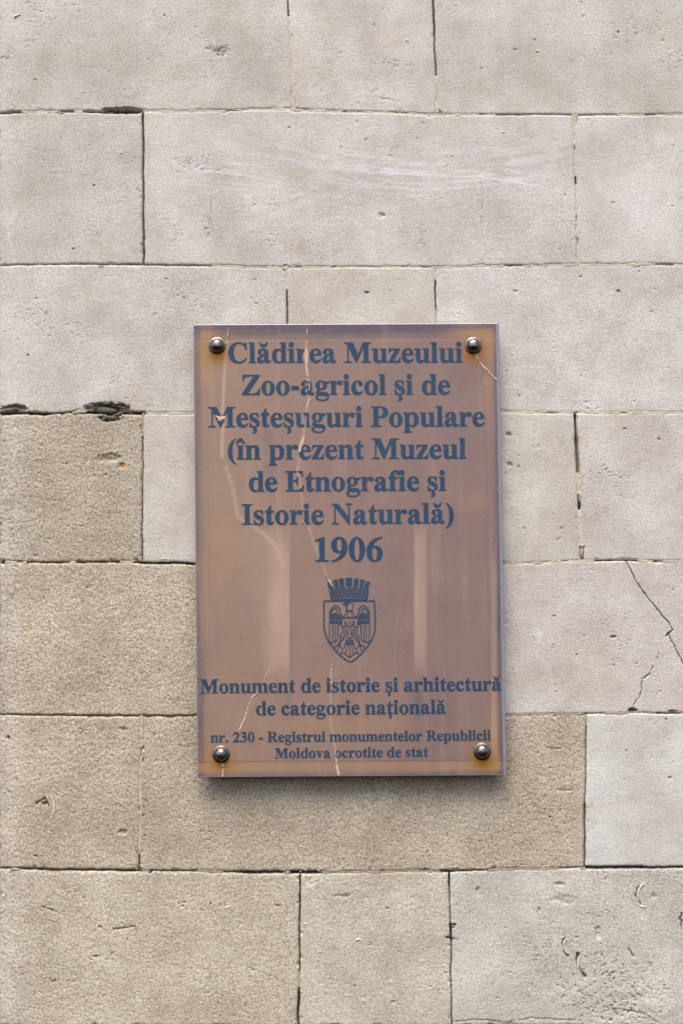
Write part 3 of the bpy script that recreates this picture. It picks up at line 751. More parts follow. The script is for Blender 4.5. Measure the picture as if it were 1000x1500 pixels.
# --- screws with domed caps
PXM = 0.00089
def lathe(name, prof, n=36, mat=None):
    verts, faces = [], []
    for r, o_ in prof:
        for i in range(n):
            a = 2 * math.pi * i / n
            verts.append((r * math.cos(a), -o_, r * math.sin(a)))
    for j in range(len(prof) - 1):
        for i in range(n):
            a = j * n + i; b = j * n + (i + 1) % n
            faces.append((a, b, b + n, a + n))
    me = py_mesh(name, verts, faces, True)
    me.materials.append(mat)
    return me
dome = [(0.0090 * math.cos(t), 0.0020 + 0.0072 * math.sin(t)) for t in np.linspace(0, math.pi / 2, 14)]
me_cap = lathe('screw_cap', [(0.0086, 0.0005), (0.0090, 0.0009)] + dome, 40, M_STEEL)
me_wash = lathe('washer', [(0.0112, -0.0004), (0.0113, 0.0009), (0.0108, 0.0014), (0.0078, 0.0015)], 40, M_STEEL)
me_shank = lathe('shank', [(0.0035, -0.025), (0.0035, 0.0010)], 16, M_STEEL)
for sx, sy in SCREWS:
    x, y, z = pl(sx, sy, 0)
    o = link(bpy.data.objects.new('screw', me_cap), plaque); o.location = (float(x), float(y), float(z))
    o.rotation_euler = (0, sx * 0.3, 0)
    w = link(bpy.data.objects.new('washer', me_wash), o)
    w = link(bpy.data.objects.new('shank', me_shank), o)

# ------------------------------------------------------------------ print: shapes joined with a constrained triangulation
def bez(path):
    tok = re.findall(r'[MLQCZ]|-?\d+\.?\d*', path)
    pts = []; i = 0; cmd = None; cur = None
    def num():
        nonlocal i
        v = float(tok[i]); i += 1; return v
    while i < len(tok):
        if tok[i] in 'MLQCZ':
            cmd = tok[i]; i += 1
            if cmd == 'Z': continue
        if cmd in 'ML':
            cur = (num(), num()); pts.append(cur)
        elif cmd == 'Q':
            c = (num(), num()); e = (num(), num())
            for k in range(1, 7):
                t = k / 6; pts.append(((1 - t) ** 2 * cur[0] + 2 * t * (1 - t) * c[0] + t * t * e[0], (1 - t) ** 2 * cur[1] + 2 * t * (1 - t) * c[1] + t * t * e[1]))
            cur = e
        elif cmd == 'C':
            c = (num(), num()); c2 = (num(), num()); e = (num(), num())
            for k in range(1, 9):
                t = k / 8; a, b, cc, d = (1 - t) ** 3, 3 * t * (1 - t) ** 2, 3 * t * t * (1 - t), t ** 3
                pts.append((a * cur[0] + b * c[0] + cc * c2[0] + d * e[0], a * cur[1] + b * c[1] + cc * c2[1] + d * e[1]))
            cur = e
    if math.hypot(pts[0][0] - pts[-1][0], pts[0][1] - pts[-1][1]) < 1e-6: pts.pop()
    return pts
def rect(x0, y0, x1, y1): return [(x0, y0), (x1, y0), (x1, y1), (x0, y1)]
def ell(cx, cy, rx, ry, n=28, p=2.0):
    o = []
    for i in range(n):
        a = 2 * math.pi * i / n; c, s = math.cos(a), math.sin(a)
        o.append((cx + rx * math.copysign(abs(c) ** (2 / p), c), cy + ry * math.copysign(abs(s) ** (2 / p), s)))
    return o
def foot(x0, x1, s0, s1, y, d=1, t=19, b=62):
    P = lambda yy: y + d * yy
    return bez(f"M {s0} {P(0)} L {s1} {P(0)} L {s1} {P(t)} Q {x1} {P(t+6)} {x1} {P(b)} L {x0} {P(b)} Q {x0} {P(t+6)} {s0} {P(t)}")
def flag(x0, x1, s0, y):     # slanted head serif at the upper left of a small letter's stem
    return bez(f"M {s0} {y} L {x1} {y} L {x1} {y-90} L {x0} {y-90} Q {x0} {y-22} {s0} {y-19}")
G = {}
def gl(ch, w, add, sub=()): G[ch] = (w, [bez(a) if isinstance(a, str) else a for a in add], [bez(a) if isinstance(a, str) else a for a in sub])
gl('I', 389, [rect(119, 30, 270, 646), foot(119, 270, 20, 370, 0), foot(119, 270, 20, 370, 676, -1)])
gl('E', 667, [rect(107, 0.5, 258, 675.5), foot(107, 258, 16, 300, 0), foot(107, 258, 16, 300, 676, -1),
   "M 250 676 L 603 676 L 611 492 L 588 492 Q 560 636 440 640 L 250 640 Z", "M 250 0 L 608 0 L 641 203 L 615 203 Q 565 42 420 38 L 250 38 Z",
   "M 250 366 L 325 366 Q 404 370 418 484 L 443 484 L 443 210 L 418 210 Q 404 328 325 330 L 250 330 Z"])
gl('P', 611, [rect(110, 0.5, 261, 675.5), foot(110, 261, 16, 362, 0), foot(110, 250, 16, 262, 676, -1),
   "M 200 676 L 330 676 C 510 676 597 600 597 487 C 597 350 500 297 330 297 L 200 297 Z"], ["M 261 640 L 300 640 C 400 640 437 590 437 488 C 437 385 395 333 300 333 L 261 333 Z"])
gl('R', 722, [rect(110, 0.5, 261, 675.5), foot(110, 261, 20, 352, 0), foot(110, 250, 20, 262, 676, -1),
   "M 200 676 L 340 676 C 530 676 612 610 612 503 C 612 390 520 325 340 325 L 200 325 Z", "M 285 345 L 455 345 L 640 85 Q 672 32 716 19 L 716 0 L 522 0 Z"],
   ["M 261 640 L 310 640 C 410 640 452 595 452 503 C 452 405 405 360 310 360 L 261 360 Z"])
gl('M', 944, [foot(128, 160, 14, 276, 0, 1, 19, 80), rect(128, 60, 160, 610), "M 14 676 L 303 676 L 498 232 L 438 0 L 412 0 L 132 600 Q 110 650 14 657 Z",
   "M 420 0 L 440 0 L 690 585 L 690 676 L 655 676 L 478 250 Z", rect(677, 30, 828, 660), foot(677, 828, 586, 921, 0), "M 650 676 L 921 676 L 921 657 Q 828 651 828 600 L 690 600 Z"])
gl('N', 722, ["M 16 676 L 228 676 L 612 190 L 612 -18 L 588 -18 L 100 605 Q 75 650 16 657 Z", rect(104, 40, 138, 600), foot(104, 138, 16, 232, 0, 1, 19, 80),
   rect(578, 100, 612, 620), foot(578, 612, 484, 701, 676, -1, 19, 80)])
gl('C', 722, ["M 664 454 L 632 454 C 600 590 510 654 412 654 C 300 654 223 560 223 339 C 223 130 300 32 420 32 C 510 32 575 75 642 152 L 664 133 C 600 40 500 -19 382 -19 C 180 -19 49 130 49 330 C 49 540 190 691 385 691 C 450 691 500 675 548 655 C 590 640 615 645 632 691 L 655 691 Z"])
gl('Z', 667, ["M 60 676 L 634 676 L 634 655 L 225 38 L 370 38 Q 570 38 610 210 L 637 210 L 622 0 L 28 0 L 28 22 L 434 640 L 300 640 Q 110 640 85 490 L 58 490 Z"])
STEM = lambda x, top: [rect(x, 0.5, x + 139, top)]
gl('i', 278, [rect(66, 20, 205, 455), flag(66, 205, 16, 461), foot(66, 205, 16, 255, 0), ell(133, 607, 83, 83)])
gl('î', 278, [rect(66, 20, 205, 455), flag(66, 205, 16, 461), foot(66, 205, 16, 255, 0), "M -32 528 L 88 704 L 182 704 L 302 528 L 248 528 L 135 612 L 22 528 Z"])
gl('l', 278, [rect(66, 20, 205, 670), flag(66, 205, 16, 676), foot(66, 205, 16, 255, 0)])
ARCH = lambda o: f"M {195+o} 395 C {235+o} 445 {275+o} 473 {335+o} 473 C {430+o} 473 {487+o} 430 {487+o} 320 L {487+o} 30 L {348+o} 30 L {348+o} 310 C {348+o} 375 {330+o} 402 {288+o} 402 C {255+o} 402 {225+o} 385 {195+o} 345 Z"
gl('n', 556, [rect(66, 20, 205, 455), flag(66, 205, 16, 461), foot(66, 205, 16, 250, 0), ARCH(0), foot(348, 487, 303, 537, 0)])
gl('h', 556, [rect(66, 20, 205, 670), flag(66, 205, 16, 676), foot(66, 205, 16, 250, 0), ARCH(0), foot(348, 487, 303, 537, 0)])
gl('m', 833, [rect(66, 20, 205, 455), flag(66, 205, 16, 461), foot(66, 205, 16, 250, 0), ARCH(0), foot(348, 487, 303, 532, 0), ARCH(281), foot(629, 768, 584, 818, 0)])
gl('u', 556, [flag(66, 205, 16, 461), "M 66 400 L 205 400 L 205 150 C 205 85 222 58 262 58 C 295 58 325 78 355 118 L 355 70 C 320 15 275 -14 215 -14 C 120 -14 66 40 66 150 Z",
   rect(348, 3, 487, 455), flag(348, 487, 298, 461), "M 380 0 L 537 0 L 537 19 Q 487 22 487 90 L 380 90 Z"])
gl('r', 444, [rect(66, 20, 205, 455), flag(66, 205, 16, 461), foot(66, 205, 16, 270, 0), "M 195 330 C 225 430 290 473 352 473 C 405 473 434 442 434 400 C 434 355 404 327 366 327 C 312 327 305 372 282 376 C 252 378 220 330 198 270 Z"])
BOWLR = "M 190 395 C 230 447 280 473 335 473 C 450 473 524 370 524 235 C 524 90 440 -14 320 -14 C 265 -14 225 5 190 40 Z"
BOWLRI = "M 205 350 C 225 398 250 415 285 415 C 348 415 378 350 378 230 C 378 100 348 30 285 30 C 245 30 218 55 205 95 Z"
gl('p', 556, [rect(66, -190, 205, 455), flag(66, 205, 16, 461), foot(66, 205, 16, 282, -205), BOWLR], [BOWLRI])
gl('b', 556, ["M 66 670 L 205 670 L 205 30 L 130 30 L 92 -14 L 66 -14 Z", flag(66, 205, 16, 676), BOWLR], [BOWLRI])
MIR = lambda pts, w: [(w - x, y) for x, y in pts]
gl('d', 556, [rect(352, 3, 491, 670), flag(352, 491, 300, 676), MIR(bez(BOWLR), 556), "M 400 0 L 541 0 L 541 19 Q 491 22 491 90 L 400 90 Z"], [MIR(bez(BOWLRI), 556)])
gl('o', 500, [ell(250, 229, 225, 244)], [ell(250, 229, 82, 209, 28, 2.2)])
gl('e', 444, ["M 426 118 C 385 30 325 -14 245 -14 C 110 -14 25 80 25 228 C 25 375 120 473 245 473 C 355 473 420 400 424 252 L 163 252 C 168 130 215 65 290 65 C 338 65 372 85 406 130 Z"], ["M 163 290 L 302 290 C 302 390 285 438 238 438 C 190 438 163 385 163 290 Z"])
gl('c', 444, ["M 411 112 C 365 20 305 -14 232 -14 C 105 -14 25 85 25 225 C 25 370 120 473 250 473 C 340 473 400 425 400 360 C 400 320 375 295 337 295 C 300 295 278 318 270 360 C 262 410 262 437 228 437 C 185 437 168 370 168 285 C 168 150 215 65 290 65 C 332 65 362 85 392 126 Z"])
A_ = ["M 48 352 C 48 430 120 473 220 473 C 340 473 397 430 397 330 L 397 80 C 397 60 404 52 418 52 C 438 52 452 60 468 76 L 486 62 C 465 10 430 -14 375 -14 C 320 -14 280 15 262 65 L 258 340 C 258 405 240 437 200 437 C 172 437 158 425 160 405 C 168 380 170 370 168 352 Z", ell(108, 352, 60, 58),
      "M 270 298 C 110 250 25 190 25 95 C 25 30 65 -14 130 -14 C 190 -14 235 20 275 75 L 262 100 C 240 72 220 60 202 60 C 176 60 160 85 160 120 C 160 185 195 235 270 264 Z"]
gl('a', 500, A_)
gl('ă', 500, A_ + ["M 108 690 L 142 690 C 150 640 190 618 240 618 C 290 618 330 640 338 690 L 372 690 C 368 590 315 530 240 530 C 165 530 112 590 108 690 Z"])
gl('g', 500, [ell(222, 320, 182, 153), "M 345 440 L 483 440 L 483 378 L 370 378 Z",
   "M 150 190 C 90 170 55 130 55 88 C 55 50 70 28 105 8 C 55 -15 28 -45 28 -85 C 28 -160 110 -206 245 -206 C 390 -206 483 -145 483 -45 C 483 45 420 88 320 88 L 200 90 C 172 90 160 98 160 112 C 160 130 170 150 195 172 Z"],
   [ell(222, 320, 62, 122, 24, 2.2), "M 130 -15 C 105 -38 98 -60 98 -85 C 98 -140 150 -170 250 -170 C 350 -170 415 -140 415 -90 C 415 -52 385 -34 330 -32 L 180 -26 Z"])
S_ = ["M 336 318 L 316 318 C 290 400 245 440 190 440 C 150 440 122 418 122 385 C 122 350 150 328 215 298 C 310 250 362 210 362 130 C 362 45 290 -14 195 -14 C 150 -14 115 2 88 2 C 70 2 60 -5 50 -14 L 32 -14 L 32 158 L 52 158 C 75 70 125 20 190 20 C 238 20 265 45 265 80 C 265 120 235 145 165 180 C 70 225 28 268 28 345 C 28 420 90 473 175 473 C 215 473 242 458 265 458 C 280 458 288 462 298 473 L 320 473 Z"]
CED = "M 182 -5 L 214 -5 L 205 -55 C 250 -60 276 -88 276 -125 C 276 -178 230 -218 150 -218 L 134 -214 L 134 -190 C 172 -190 192 -175 192 -150 C 192 -125 172 -112 146 -110 Z"
gl('s', 389, S_); gl('ş', 389, S_ + [CED])
T_ = ["M 214 461 L 308 461 L 308 405 L 216 405 L 216 110 C 216 75 225 58 247 58 C 268 58 282 72 298 98 L 316 88 C 290 20 250 -12 190 -12 C 120 -12 77 25 77 95 L 77 405 L 20 405 L 20 425 C 85 470 140 530 180 615 L 214 630 Z"]
gl('t', 333, T_); gl('ţ', 333, T_ + [[(x - 12, y) for x, y in bez(CED)]])
gl('f', 333, ["M 71 30 L 71 480 C 71 610 150 691 262 691 C 340 691 389 655 389 605 C 389 565 362 540 327 540 C 290 540 272 560 268 595 C 265 635 262 655 245 655 C 218 655 210 630 210 570 L 210 30 Z", rect(14, 405, 306, 461), foot(71, 210, 15, 280, 0)])
gl('v', 500, ["M 21 461 L 258 461 L 258 443 Q 205 440 216 405 L 302 172 L 262 -14 L 236 -14 L 72 395 Q 55 440 21 443 Z", "M 238 -14 L 262 -14 L 412 390 Q 430 438 482 443 L 482 461 L 318 461 L 318 443 Q 385 440 372 395 L 268 110 Z"])
gl('z', 444, ["M 32 461 L 405 461 L 405 440 L 175 38 L 265 38 Q 370 38 400 165 L 422 165 L 412 0 L 22 0 L 22 22 L 250 423 L 170 423 Q 75 423 55 325 L 35 325 Z"])
gl('0', 500, [ell(250, 337, 226, 351, 32)], [ell(250, 337, 80, 317, 28, 2.2)])
gl('1', 500, [rect(183, 40, 323, 640), foot(183, 323, 68, 440, 0, 1, 20, 70), "M 323 688 L 290 688 L 65 598 L 65 574 Q 120 600 148 598 Q 183 595 183 545 L 323 545 Z"])
gl('2', 500, ["M 17 0 L 425 0 L 478 170 L 455 170 C 440 132 420 125 385 125 L 200 125 C 330 250 445 370 445 500 C 445 610 360 688 245 688 C 130 688 45 610 28 485 L 50 478 C 80 550 125 582 180 582 C 250 582 298 530 298 455 C 298 330 180 170 17 22 Z"])
gl('3', 500, ["M 32 520 L 54 510 C 85 570 125 602 175 602 C 232 602 268 565 268 510 C 268 440 215 398 120 385 L 120 362 C 250 340 320 280 320 185 C 320 95 275 38 215 38 C 175 38 165 105 100 108 C 50 108 17 82 17 48 C 17 5 75 -14 155 -14 C 330 -14 450 80 450 225 C 450 315 405 375 320 405 C 390 440 415 485 415 540 C 415 630 345 688 245 688 C 140 688 70 630 32 520 Z"])
six_a = bez("M 472 688 C 200 660 28 500 28 270 C 28 90 115 -13 250 -13 C 390 -13 475 85 475 220 C 475 340 405 430 300 430 C 260 430 230 420 198 398 C 230 540 320 630 475 664 Z")
six_b = bez("M 185 355 C 178 320 176 280 176 240 C 176 90 200 22 255 22 C 310 22 328 90 328 200 C 328 320 305 385 250 385 C 225 385 200 375 185 355 Z")
gl('6', 500, [six_a], [six_b])
R180 = lambda p: [(501 - x, 675 - y) for x, y in p]
gl('9', 500, [R180(six_a)], [R180(six_b)])
gl('.', 250, [ell(124, 66, 80, 80)])
gl('-', 333, [rect(44, 171, 287, 287)])
PAR = bez("M 306 692 C 130 610 46 430 46 258 C 46 80 130 -90 306 -172 L 306 -150 C 215 -80 188 80 188 258 C 188 440 215 600 306 670 Z")
gl('(', 333, [PAR]); gl(')', 333, [MIR(PAR, 333)])
gl(' ', 250, [])
def fatten(p, k):
    n = len(p); s = sum(p[i][0] * p[(i + 1) % n][1] - p[(i + 1) % n][0] * p[i][1] for i in range(n)); sg = 1 if s > 0 else -1
    out = []
    for i in range(n):
        a, b, c = p[i - 1], p[i], p[(i + 1) % n]
        n1 = Vector((b[1] - a[1], a[0] - b[0])).normalized(); n2 = Vector((c[1] - b[1], b[0] - c[0])).normalized()
        m = n1 + n2; d = max(1 + n1.dot(n2), 0.6)
        m = m / d * sg * k
        out.append((b[0] + m.x, b[1] + m.y))
    return out
def area2(adds, subs, eps=1e-4):
    """union of adds minus subs -> (verts, tris)"""
    co, faces = [], []
    for p in adds + subs:
        b = len(co)
        s = sum(p[i][0] * p[(i + 1) % len(p)][1] - p[(i + 1) % len(p)][0] * p[i][1] for i in range(len(p)))
        q = p if s > 0 else p[::-1]
        co += [Vector(c) for c in q]; faces.append(list(range(b, b + len(q))))
    vo, eo, fo, ov, oe, of = delaunay_2d_cdt(co, [], faces, 0, eps)
    na = len(adds)
    tris = [tuple(f) for f, o in zip(fo, of) if o and any(i < na for i in o) and not any(i >= na for i in o)]
    return [(v.x, v.y) for v in vo], tris
GC = {}
def glyph(ch):
    if ch not in GC:
        w, a, s = G[ch]
        GC[ch] = (w, *(area2([fatten(q, 9) for q in a], [fatten(q, -7) for q in s], 0.01) if a else ([], [])))
    return GC[ch]
def text_line(txt, xl, yl, xr, yr, vscale=1.0):
    adv = 0; inkL = None; items = []
    for ch in txt:
        w, vs, tr = glyph(ch)
        if vs:
            items.append((ch, adv))
            if inkL is None: inkL = adv + min(v[0] for v in vs)
            inkR = adv + max(v[0] for v in vs)
        adv += w
    s = (xr - xl) / (inkR - inkL); sv = s * vscale
    sl = (yr - yl) / (xr - xl)
    lean = 0.012
    V2, F2 = [], []
    for ch, a in items:
        w, vs, tr = glyph(ch); b = len(V2)
        for (gx, gy) in vs:
            px = xl + (gx + a - inkL) * s; py = yl + (px - xl) * sl - gy * sv
            px -= lean * gy * sv
            V2.append((px, py))
        F2 += [tuple(b + i for i in t) for t in tr]
    A = np.array(V2)
    x, y, z = pl(A[:, 0], A[:, 1], 0.5)
    me = py_mesh('text_line', np.stack([x, y, z], -1), [t[::-1] for t in F2]); me.materials.append(M_INK)
    return link(bpy.data.objects.new('text_line', me), plaque)
for ln in [("Clădirea Muzeului", 334.3, 531.0, 677.5, 530.2), ("Zoo-agricol şi de", 354, 578.2, 659.3, 577.2), ("Meşteşuguri Populare", 304.8, 625.4, 709.7, 623.8),
           ("(în prezent Muzeul", 333.6, 672.6, 682.8, 671.2), ("de Etnografie şi", 364.4, 719.7, 653.3, 718.2), ("Istorie Naturală)", 354.2, 768.2, 664.7, 766.2),
           ("1906", 461.4, 822.3, 560.5, 821.8), ("Monument de istorie şi arhitectură", 292.5, 1015.6, 734.4, 1011.4), ("de categorie naţională", 374.8, 1047.7, 653.3, 1045.3),
           ("nr. 230 - Registrul monumentelor Republicii", 308.3, 1087.6, 718.8, 1084.4), ("Moldova ocrotite de stat", 402.4, 1110.9, 626.9, 1108.5)]:
    text_line(*ln)

# --- coat of arms, in hundredths of the emblem's own box (x right, y down)
emblem = bpy.data.objects.new('coat_of_arms', None)
link(emblem, plaque)
def stroke(pts, w):
    out = []
    pts = [np.array(p, float) for p in pts]
    for a, b in zip(pts[:-1], pts[1:]):
        d = b - a; L = np.linalg.norm(d)
        if L < 1e-6: continue
        q = np.array([-d[1], d[0]]) / L * w / 2
        out.append([tuple(a + q), tuple(b + q), tuple(b - q), tuple(a - q)])
    for p in pts[1:-1]:
        out.append(ell(p[0] + .013, p[1] + .017, w / 2, w / 2, 7))
    return out
def emb(name, adds, subs=()):
    vs, tr = area2([list(map(tuple, a)) for a in adds], [list(map(tuple, a)) for a in subs], 0.02)
    A = np.array(vs)
    x, y, z = pl(460 + A[:, 0] * 0.105, 835 + A[:, 1] * 0.105, 0.5)
    me = py_mesh(name, np.stack([x, y, z], -1), tr); me.materials.append(M_INK)
    return link(bpy.data.objects.new(name, me), emblem)
# shield outline
SH = [(135, 432), (135, 790), (150, 880), (190, 980), (260, 1080), (350, 1180), (440, 1255), (505, 1285), (570, 1250), (660, 1165), (750, 1060), (815, 950), (848, 850), (850, 700), (840, 432), (135, 432)]
emb('shield_outline', stroke(SH, 19))
# mural crown: seven battlements on a curved coursed wall
CX0, CY0 = 486, 1120.0
def pol(a, r): return (CX0 + r * math.sin(math.radians(a)), CY0 - r * math.cos(math.radians(a)))
crown, csub = [], []
crown.append([pol(a, 745) for a in np.linspace(-20, 20, 9)] + [pol(a, 880) for a in np.linspace(18.6, -18.6, 9)])
for k, (a0, a1) in enumerate([(-18.3, -13.9), (-13.3, -9.1), (-8.5, -3.9), (-3.1, 2.9), (3.9, 8.1), (8.8, 12.9), (13.4, 17.6)]):
    top = 1012 - 0.07 * ((a0 + a1) / 2) ** 2 - (0 if k != 3 else 0)
    a0 += .1; a1 -= .1
    crown.append([pol(a0, 860), pol(a1, 860), pol(a1 - .1, top - 3), pol((a0 + a1) / 2, top + 3), pol(a0 + .1, top - 3)])
for j, rr in enumerate([765, 788, 811, 834, 857]):
    n = 14
    for i in range(n):
        a0 = -18.8 + 37.6 * (i + (j % 2) * .5) / n; a1 = a0 + 37.6 / n - 0.95
        if a1 > 18.6: continue
        csub.append([pol(a0, rr - 6), pol(a1, rr - 6), pol(a1, rr + 7), pol(a0, rr + 7)])
for k in range(-6, 7):
    if k in (0,): continue
    a = k * 2.9 + 0.4
    csub.append([pol(a - .28, 872), pol(a + .28, 872), pol(a + .28, 902), pol(a - .28, 902)])
for a in (-1.6, 1.7):
    csub.append([pol(a - .5, 868), pol(a + .5, 868), pol(a + .5, 900), pol(a - .5, 900)])
for am in (-16, -11, -6, -1.8, 1.8, 6, 11, 16):
    for rr in (930, 955, 978):
        csub.append([pol(am - 1.2, rr - 0.07 * am * am), pol(am + 1.1, rr - 0.07 * am * am), pol(am + 1.1, rr + 8 - 0.07 * am * am), pol(am - 1.2, rr + 8 - 0.07 * am * am)])
emb('mural_crown', crown, csub)
emb('crown_base', [[(250, 424), (330, 402), (420, 394), (490, 391), (560, 394), (650, 402), (735, 421)]])
# eagle
ea = []
for s in (-1, 1):
    m = lambda p: [(492 + s * (x - 492), y) for x, y in p]      # drawn for the right-hand wing, mirrored for the left
    ea += stroke(m([(770, 600), (765, 575), (730, 525), (690, 494), (650, 512), (622, 548), (624, 590), (600, 640), (575, 662)]), 17)
    ea += stroke(m([(755, 590), (700, 540), (665, 545), (655, 575), (672, 605), (700, 600)]), 13)
    ea.append(m([(610, 655), (640, 612), (690, 600), (735, 612), (775, 590), (775, 745), (610, 745)]))
    ea += stroke(m([(770, 740), (772, 985), (752, 1020), (725, 1000), (725, 745)]), 12)
    ea += stroke(m([(690, 745), (692, 990), (725, 1012)]), 11)
    ea += stroke(m([(655, 745), (655, 960), (690, 1005)]), 11)
    ea += stroke(m([(650, 820), (655, 900)]), 16)
    ea += stroke(m([(612, 745), (640, 770), (655, 800)]), 12)
    # leg and claw
    ea += stroke(m([(610, 880), (622, 940), (628, 1000), (645, 1040), (662, 1052)]), 12)
    ea += stroke(m([(560, 935), (585, 975), (612, 1000), (640, 1060)]), 12)
    ea += stroke(m([(600, 900), (575, 950)]), 9); ea += stroke(m([(615, 940), (590, 975)]), 9)
    ea += stroke(m([(600, 1095), (625, 1065), (662, 1055), (690, 1050), (700, 1075), (690, 1092)]), 11)
    ea += stroke(m([(650, 1060), (660, 1095), (650, 1128)]), 11); ea += stroke(m([(622, 1070), (608, 1055)]), 9)
    # neck
    ea += stroke(m([(540, 480), (538, 570), (560, 640), (600, 668)]), 11)
    ea += stroke(m([(515, 580), (530, 640), (545, 662)]), 9); ea += stroke(m([(500, 640), (515, 662)]), 7)
    # tail
    ea += stroke(m([(535, 965), (560, 1060), (612, 1165), (560, 1160), (548, 1175), (495, 1222)]), 12)
    ea += stroke(m([(520, 1030), (548, 1170)]), 10)
ea += stroke([(492, 1035), (497, 1215)], 11)
ea += [[(455, 970), (535, 970), (545, 1035), (445, 1035)]]
ea += [[(395, 470), (430, 455), (480, 452), (488, 470), (470, 485), (455, 500), (430, 490), (412, 500)]]
ea += stroke([(430, 455), (490, 447), (530, 460), (548, 482), (540, 500)], 10)
ea += stroke([(455, 500), (460, 570)], 10)
ea += [[(450, 570), (470, 552), (490, 565), (512, 550), (535, 572), (500, 582), (455, 582)]]
ea += stroke([(385, 668), (600, 668)], 14)
INNER = [(385, 680), (387, 800), (405, 870), (440, 925), (490, 955), (545, 922), (585, 865), (605, 800), (608, 680)]
ea += stroke(INNER, 14)
esub = []
for s in (-1, 1):
    m = lambda p: [(492 + s * (x - 492), y) for x, y in p]
    for k in range(7):
        x0 = 628 + k * 20
        esub.append(m([(x0, 672), (x0 + 7, 672), (x0 + 7, 722), (x0, 722)]))
        if 1 < k < 7: esub.append(m([(x0, 622), (x0 + 6, 622), (x0 + 6, 650), (x0, 650)]))
for k in range(4):
    esub.append([(458 + k * 20, 982), (466 + k * 20, 982), (466 + k * 20, 1020), (458 + k * 20, 1020)])
emb('eagle', ea, esub)
# small charge on the eagle's breast
ch = []
ring = [(492 + 55 * math.sin(math.radians(a)), 738 - 48 * math.cos(math.radians(a))) for a in range(60, 301, 24)]
ch += stroke(ring, 14)
for a in range(0, 360, 45):
    ch += stroke([(492 + 12 * math.cos(math.radians(a)) + .1, 735 + 12 * math.sin(math.radians(a))), (492 + 24 * math.cos(math.radians(a)) + .1, 735 + 24 * math.sin(math.radians(a)))], 8)
ch += stroke([(438, 700), (424, 740), (440, 780)], 11) + stroke([(548, 700), (562, 740), (546, 780)], 11)
for s in (-1, 1):
    m = lambda p: [(494 + s * (x - 494), y) for x, y in p]
    ch += stroke(m([(545, 805), (575, 790), (590, 800)]), 14) + stroke(m([(530, 830), (560, 845), (575, 830)]), 12)
    ch += stroke(m([(512, 800), (512, 905)]), 9) + stroke(m([(530, 860), (525, 910)]), 12) + stroke(m([(552, 855), (548, 885)]), 9)
emb('breast_shield', ch, [])

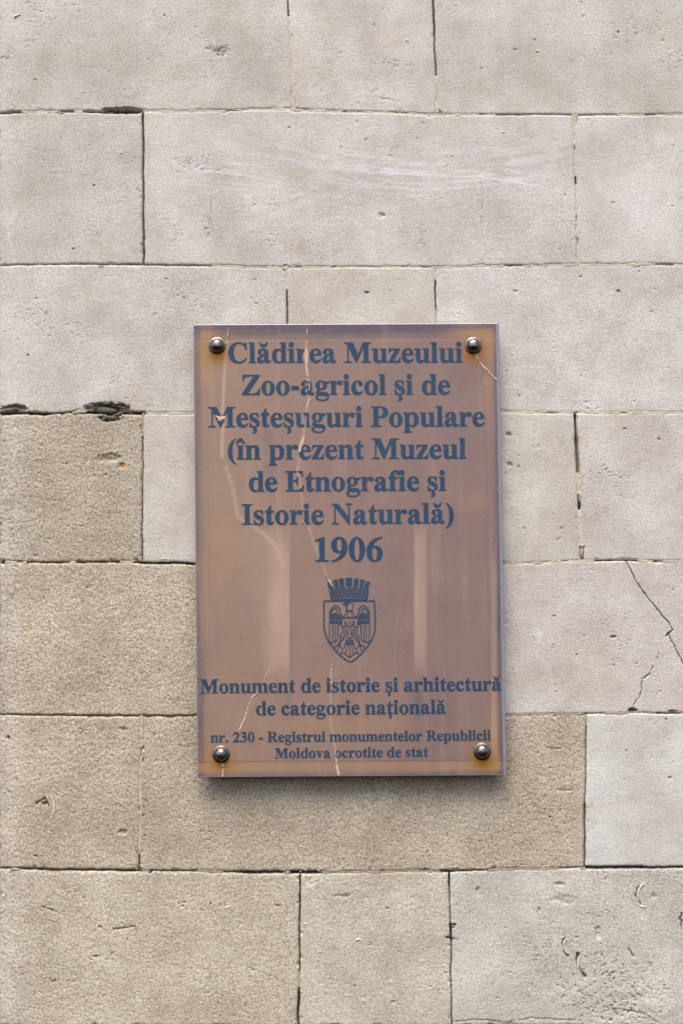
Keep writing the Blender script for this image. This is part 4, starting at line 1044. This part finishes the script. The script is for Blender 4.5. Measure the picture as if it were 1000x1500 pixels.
# --- torn light cracks in the film (x, y, width)
CR = [
    [(335.5, 480.5, 1.2), (333, 492, 2.0), (330.5, 504, 1.4)],
    [(314.5, 609, 1.0), (320, 611, 4.0), (322, 614, 7.0), (329, 611, 3.5), (331, 608, 1)],
    [(329.5, 676, 1.2), (333, 687, 2.2), (337, 698, 2.0), (340, 709, 1.2)],
    [(450, 481, 1.2), (449.5, 486, 2.2), (449.5, 491, 1.2)],
    [(449, 499, 1.0), (448.6, 508, 2.4), (448.5, 518, 8.5), (448.5, 526, 7.5), (449, 534, 3.6), (450, 548, 3.4), (451, 556, 2.2), (452.5, 564, 2.2), (453, 573, 1.0)],
    [(454, 584, 3.6), (451, 592, 3.2), (447.5, 604, 1.2)], [(447.5, 609, 1.2), (447.5, 620, 1.6), (447, 628, 1.0)],
    [(446.5, 636, 1.0), (443.5, 645, 5.0), (440.5, 652, 6.0), (439, 660, 3.0), (438, 666, 1.0)],
    [(436, 686, 2.5), (435, 691, 1.5), (436, 698, 1.0)], [(443, 762, 1.0), (449, 772, 2.0), (457, 782, 1.0)],
    [(474, 840, .8), (480.5, 848, 2.4), (483.5, 853.5, 3.4), (486, 858, 2.0), (487, 860, .8)],
    [(487, 972, 1.0), (485, 983, 2.6), (484, 992, 2.6), (486, 1003, 1.6)], [(489.5, 1092, .8), (491, 1102, 1.3), (492, 1110, 2.0), (493.5, 1122, 3.2), (496, 1136, 4.0)],
    [(696, 517.5, 1.6), (698.5, 524, 2.4), (703, 531.5, 2.6), (709, 538, 3.2), (715, 544, 2.8), (720, 550, 2.0), (727, 556, 2.4)],
    [(393, 983, 1.0), (390, 989, 2.4), (387, 995, 1.0)], [(378, 1015, 2.6), (370, 1021, 2.4), (364.5, 1033, 2.2), (358, 1054, 2.4), (349, 1074, 2.6)],
    [(325, 1117, 2.4), (327, 1125, 2.6), (326.5, 1132, 3.2), (325.5, 1138, 3.2)],
]
for ci, pts in enumerate(CR):
    P = np.array(pts, float)
    d = np.concatenate([[0], np.cumsum(np.hypot(np.diff(P[:, 0]), np.diff(P[:, 1])))])
    t = np.arange(0, d[-1] + .6, 0.9); t[-1] = d[-1]
    xx, yy, ww = np.interp(t, d, P[:, 0]), np.interp(t, d, P[:, 1]), np.interp(t, d, P[:, 2])
    xx = xx + 0.3 * vnoise(t / 6.1, ci * 3.7)
    verts, faces = [], []
    for i in range(len(t)):
        j0, j1 = max(i - 1, 0), min(i + 1, len(t) - 1)
        dx, dy = xx[j1] - xx[j0], yy[j1] - yy[j0]; L = math.hypot(dx, dy) + 1e-6
        qx, qy = -dy / L, dx / L
        if i and (qx * pq[0] + qy * pq[1]) < 0: qx, qy = -qx, -qy
        pq = (qx, qy)
        w0 = 0.85 * ww[i] / 2 * (1 + 0.35 * float(vnoise(i * .35, ci * 2.2 + 9))); w1 = 0.85 * ww[i] / 2 * (1 + 0.35 * float(vnoise(i * .35, ci * 2.2 + 29)))
        for s, o_ in ((-w0, .45), (-w0 * .4, .85), (w1 * .4, .75), (w1, .45)):
            verts.append(pl(xx[i] + qx * s, yy[i] + qy * s, o_ + .15))
    for i in range(len(t) - 1):
        for s in range(3):
            if ww[i] < 3.0 and vnoise(i * .45, ci * 5.1 + 3 + s * .35) > 0.28 and i > 2: continue
            faces.append((i * 4 + s, i * 4 + s + 1, i * 4 + s + 5, i * 4 + s + 4))
    me = py_mesh('film_crack', verts, faces, True); me.materials.append(M_CRACK)
    link(bpy.data.objects.new('film_crack', me), plaque)
